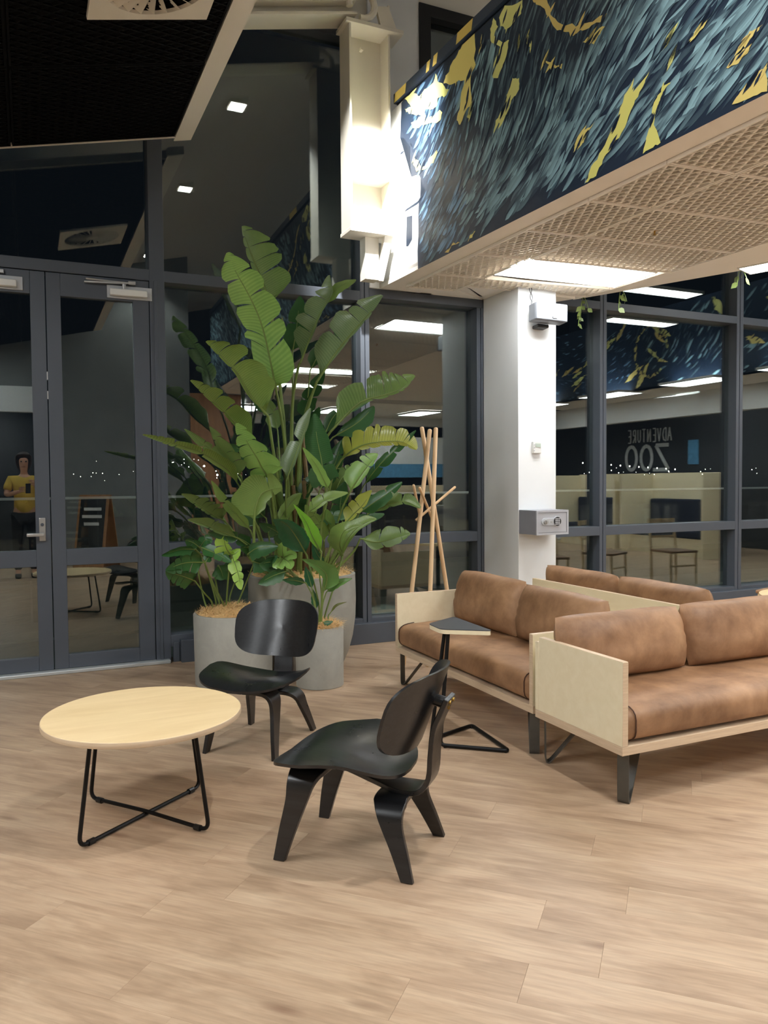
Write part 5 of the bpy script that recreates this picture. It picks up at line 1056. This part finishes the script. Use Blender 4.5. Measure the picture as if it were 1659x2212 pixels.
pb = thing('wall_picture', 'wide pale picture with a blue band above the rear counter', 'picture', (9.0, -5.7, 1.5)); MB().box(-1.1, 1.1, -.02, .0, .35, 1.05).build('white_part', 'white', pb); MB().box(-1.1, 1.1, -.02, .0, .0, .35).build('blue_band', 'poster', pb)
# timber framed dining chairs and a small white table to the right, outside the frame
def timber_chair(label, loc, rz):
    t = thing('timber_chair', label, 'chair', loc, rz, 'timber framed chairs')
    MB().box(-.22, .22, -.22, .22, .42, .45).build('seat', 'leather', t, bevel=.01)
    for x in (-.2, .2):
        MB().tube([(x, .2, 0), (x, .19, .42)], .016, 8).build('leg', 'oak', t); MB().tube([(x, -.2, 0), (x * 1.02, -.21, .45), (x * 1.02, -.27, .86)], .016, 8).build('leg', 'oak', t)
    MB().box(-.2, .2, -.285, -.26, .80, .86).build('back_rail', 'oak', t); MB().box(-.2, .2, -.25, -.235, .60, .63).build('back_rail', 'oak', t); MB().tube([(-.2, .2, .25), (.2, .2, .25)], .012, 8).build('stretcher', 'oak', t)
timber_chair('timber framed chair nearest the right glass, seen reflected', (5.9, 4.6, 0), .3); timber_chair('timber framed chair beside the small white table', (6.9, 4.5, 0), -.4)
timber_chair('timber framed chair farther along the right glass', (7.9, 4.7, 0), .1)
wt = thing('small_white_table', 'small round white table beside the timber chairs', 'table', (6.3, 3.9, 0)); MB().lathe([(0, .60), (.28, .60), (.28, .62), (0, .62)], n=40).build('tabletop', 'plastic_w', wt)
for a in (0, 2.09, 4.19): MB().tube([(.06 * cos(a), .06 * sin(a), .60), (.22 * cos(a), .22 * sin(a), 0)], .01, 8).build('leg', 'steel_black', wt)
# chalkboard A-frame by the back wall
af = thing('a_frame_sign', 'wooden chalkboard A-frame sign standing near the charcoal back wall', 'sign', (1.0, -1.2, 0), .55)
for s in (-1, 1):
    bd = MB().add([(-.26, s * .30, 0), (.26, s * .30, 0), (.26, s * .02, 1.22), (-.26, s * .02, 1.22), (-.26, s * .32, 0), (.26, s * .32, 0), (.26, s * .04, 1.22), (-.26, s * .04, 1.22)], [(3, 2, 1, 0), (4, 5, 6, 7), (0, 1, 5, 4), (1, 2, 6, 5), (2, 3, 7, 6), (3, 0, 4, 7)]).build('board', 'timber', af)
    MB().add([(-.22, s * .322 - s * .28 * .08, .1), (.22, s * .322 - s * .28 * .08, .1), (.22, s * .325 - s * .28 * .95, 1.16), (-.22, s * .325 - s * .28 * .95, 1.16)], [(0, 1, 2, 3)]).build('chalkboard', 'black', bd)
    for z, w_ in ((.98, .3), (.86, .34), (.74, .26), (.3, .3)):
        y = s * (.327 - .28 * z / 1.22); MB().box(-w_ / 2, w_ / 2, y - .002, y + .002, z - .03, z + .03).build('chalk_writing', 'chalk', bd)

# ---- the photographer, reflected in the left door
def skin_body(name, verts, edges, radii, mat_, parent, root=0, sub=2):
    me = bpy.data.meshes.new(name); me.from_pydata(verts, edges, []); ob = bpy.data.objects.new(name, me); COL.objects.link(ob); ob.parent = parent
    md = ob.modifiers.new('skin', 'SKIN'); md.use_smooth_shade = True
    for i, r in enumerate(radii):
        me.skin_vertices[0].data[i].radius = (r, r) if not hasattr(r, '__len__') else r
    me.skin_vertices[0].data[root].use_root = True
    sd = ob.modifiers.new('subdivision', 'SUBSURF'); sd.levels = sub; sd.render_levels = sub
    me.materials.append(MAT[mat_]); return ob
pe = thing('person', 'person in yellow t-shirt and black jeans holding up a phone, reflected in the door', 'person', (-.06, -.42, 0))
bv = [(0, 0, .98), (0, 0, 1.12), (0, .0, 1.30), (0, -.01, 1.46), (0, -.005, 1.55), (0, .02, 1.63), (0, .03, 1.74), (0, .015, 1.80),
      (-.18, -.01, 1.47), (-.25, .06, 1.24), (-.05, .30, 1.30), (.18, -.01, 1.47), (.25, .08, 1.26), (.13, .32, 1.40),
      (-.10, 0, .93), (-.11, .03, .52), (-.11, -.01, .10), (-.11, .10, .045), (.10, 0, .93), (.11, .03, .52), (.11, -.01, .10), (.11, .10, .045)]
be = [(0, 1), (1, 2), (2, 3), (3, 4), (4, 5), (5, 6), (6, 7), (3, 8), (8, 9), (9, 10), (3, 11), (11, 12), (12, 13), (0, 14), (14, 15), (15, 16), (16, 17), (0, 18), (18, 19), (19, 20), (20, 21)]
brd = [(.15, .11), (.13, .10), (.14, .11), (.10, .08), .048, (.058, .072), (.074, .092), (.064, .08), .06, .042, .026, .06, .042, .026, .09, .06, .042, .035, .09, .06, .042, .035]
body = skin_body('body', bv, be, brd, 'skin', pe)
skin_body('t_shirt', [(0, 0, .93), (0, 0, 1.12), (0, .0, 1.30), (0, -.01, 1.45), (-.18, -.01, 1.47), (-.24, .05, 1.30), (.18, -.01, 1.47), (.24, .07, 1.32)], [(0, 1), (1, 2), (2, 3), (3, 4), (4, 5), (3, 6), (6, 7)], [(.175, .135), (.155, .125), (.16, .13), (.12, .10), .078, .068, .078, .068], 'yellow_shirt', pe)
skin_body('jeans', [(0, 0, .97), (-.10, 0, .90), (-.11, .03, .52), (-.11, -.01, .10), (.10, 0, .90), (.11, .03, .52), (.11, -.01, .10)], [(0, 1), (1, 2), (2, 3), (0, 4), (4, 5), (5, 6)], [(.165, .125), .105, .074, .062, .105, .074, .062], 'jeans', pe)
hm = MB(); NU, NV = 24, 14
for j in range(NV + 1):
    for i in range(NU):
        th, ph_ = pi * j / NV, 2 * pi * i / NU; d = V((sin(th) * cos(ph_), sin(th) * sin(ph_), cos(th)))
        face = max(0, min(1, (d.y - .22) / .3)) * max(0, min(1, (.55 - d.z) / .3))
        p = V((d.x * .118, d.y * .128 + .002, d.z * (.118 if d.z > 0 else .20)))
        hm.v.append(V((0, .010, 1.775)) + p * (1 - .45 * face) + V((0, -.06 * face, 0)) + V((0, 0, .006 * MN.noise(d * 6))))
for j in range(NV):
    for i in range(NU):
        i2 = (i + 1) % NU; hm.f.append((j * NU + i, (j + 1) * NU + i, (j + 1) * NU + i2, j * NU + i2))
hm.build('hair', 'hair', pe, smooth=True)
for s in (-1, 1):
    MB().lathe([(0, -.012), (.010, -.007), (.013, 0), (.010, .007), (0, .012)], n=10).build('eye', 'black', body, smooth=True).location = (s * .032, .118, 1.74)
    MB().box(s * .11 - .045, s * .11 + .045, -.08, .18, 0, .07).build('shoe', 'black', pe, bevel=.025)
MB().add([(-.014, .118, 1.695), (.014, .118, 1.695), (0, .150, 1.70), (0, .118, 1.745)], [(0, 1, 2), (0, 2, 3), (1, 3, 2), (0, 3, 1)]).build('nose', 'skin', body, smooth=True)
MB().box(-.024, .024, .112, .119, 1.655, 1.666).build('mouth', 'leather', body, bevel=.003)
for s, hx, hy, hz in ((-1, -.05, .30, 1.30), (1, .13, .32, 1.40)):
    for k in range(4):
        a = hz + .05 - .022 * k; L = (.075, .085, .08, .062)[k]
        MB().tube([(hx, hy, hz), (hx + .01 * s, hy + .05, a), (hx - .03 * s, hy + .055 + L * .25, a + .012), (hx - .06 * s, hy + .045, a + .012)], [.012, .0095, .009, .007], 7).build('finger', 'skin', body, smooth=True)
    MB().tube([(hx, hy, hz), (hx - .02 * s, hy + .01, hz + .05), (hx - .05 * s, hy + .03, hz + .065)], [.013, .011, .008], 7).build('thumb', 'skin', body, smooth=True)
ph = thing('phone', 'dark phone held up by the person in the yellow t-shirt', 'phone', (0, 0, 1.33)); d_ = -fw
ph.matrix_world = Matrix.Translation(V((0, 0, CAM_H)) + d_ * .016 - Uu * .055 - Rr * .0) @ m3.to_4x4()
MB().box(-.037, .037, -.078, .066, -.004, .004).build('body', 'black', ph, bevel=.003)

# ================================================================ OUTSIDE
og = struct('terrace'); MB().box(-12, 40, 6.44, 13, -.22, -.06).build('deck', 'deck', og); MB().box(-300, 500, 13, 420, -4.2, -4).build('sea', 'water', og)
MB().box(-12, 40, 7.9, 8.3, -.06, -.03).build('kerb', 'deck', og)
bl = thing('glass_balustrade', 'glass balustrade with a thin pale top rail out on the dark terrace', 'balustrade', (0, 9.0, -.06))
MB().box(-12, 40, 8.98, 9.02, 1.235, 1.262).build('top_rail', 'alu', bl, bl.location)
for i in range(26): MB().box(-12 + i * 2 + .01, -10.01 + i * 2, 8.995, 9.005, -.06, 1.235).build('glass_panel', 'glass_out', bl, bl.location)
tm = MB(); rt = random.Random(8)
def bulb(x, y, z, r): tm.add([(x - r, y, z), (x, y, z - r), (x + r, y, z), (x, y, z + r), (x, y - r, z)], [(4, 1, 0), (4, 2, 1), (4, 3, 2), (4, 0, 3)])
for i in range(11): bulb(120 + 2.5 * i, 150 - i * .4, 5.4 - .16 * i, .17)
for i in range(46): bulb(rt.uniform(118, 240), 150 + rt.uniform(-4, 4), rt.uniform(2.4, 4.2), rt.uniform(.05, .13))
for i in range(44): bulb(rt.uniform(6, 44), 150 + rt.uniform(-4, 4), rt.uniform(1.5, 6), rt.uniform(.03, .08))
for x, z in ((33, 2.9), (30.5, 4.6), (34, 4.4)): bulb(x, 150, z, .2)
tm.build('town_lights', 'town', None, kind='stuff'); tag(bpy.data.objects['town_lights'], 'scattered town lights far across the dark water', 'town lights')
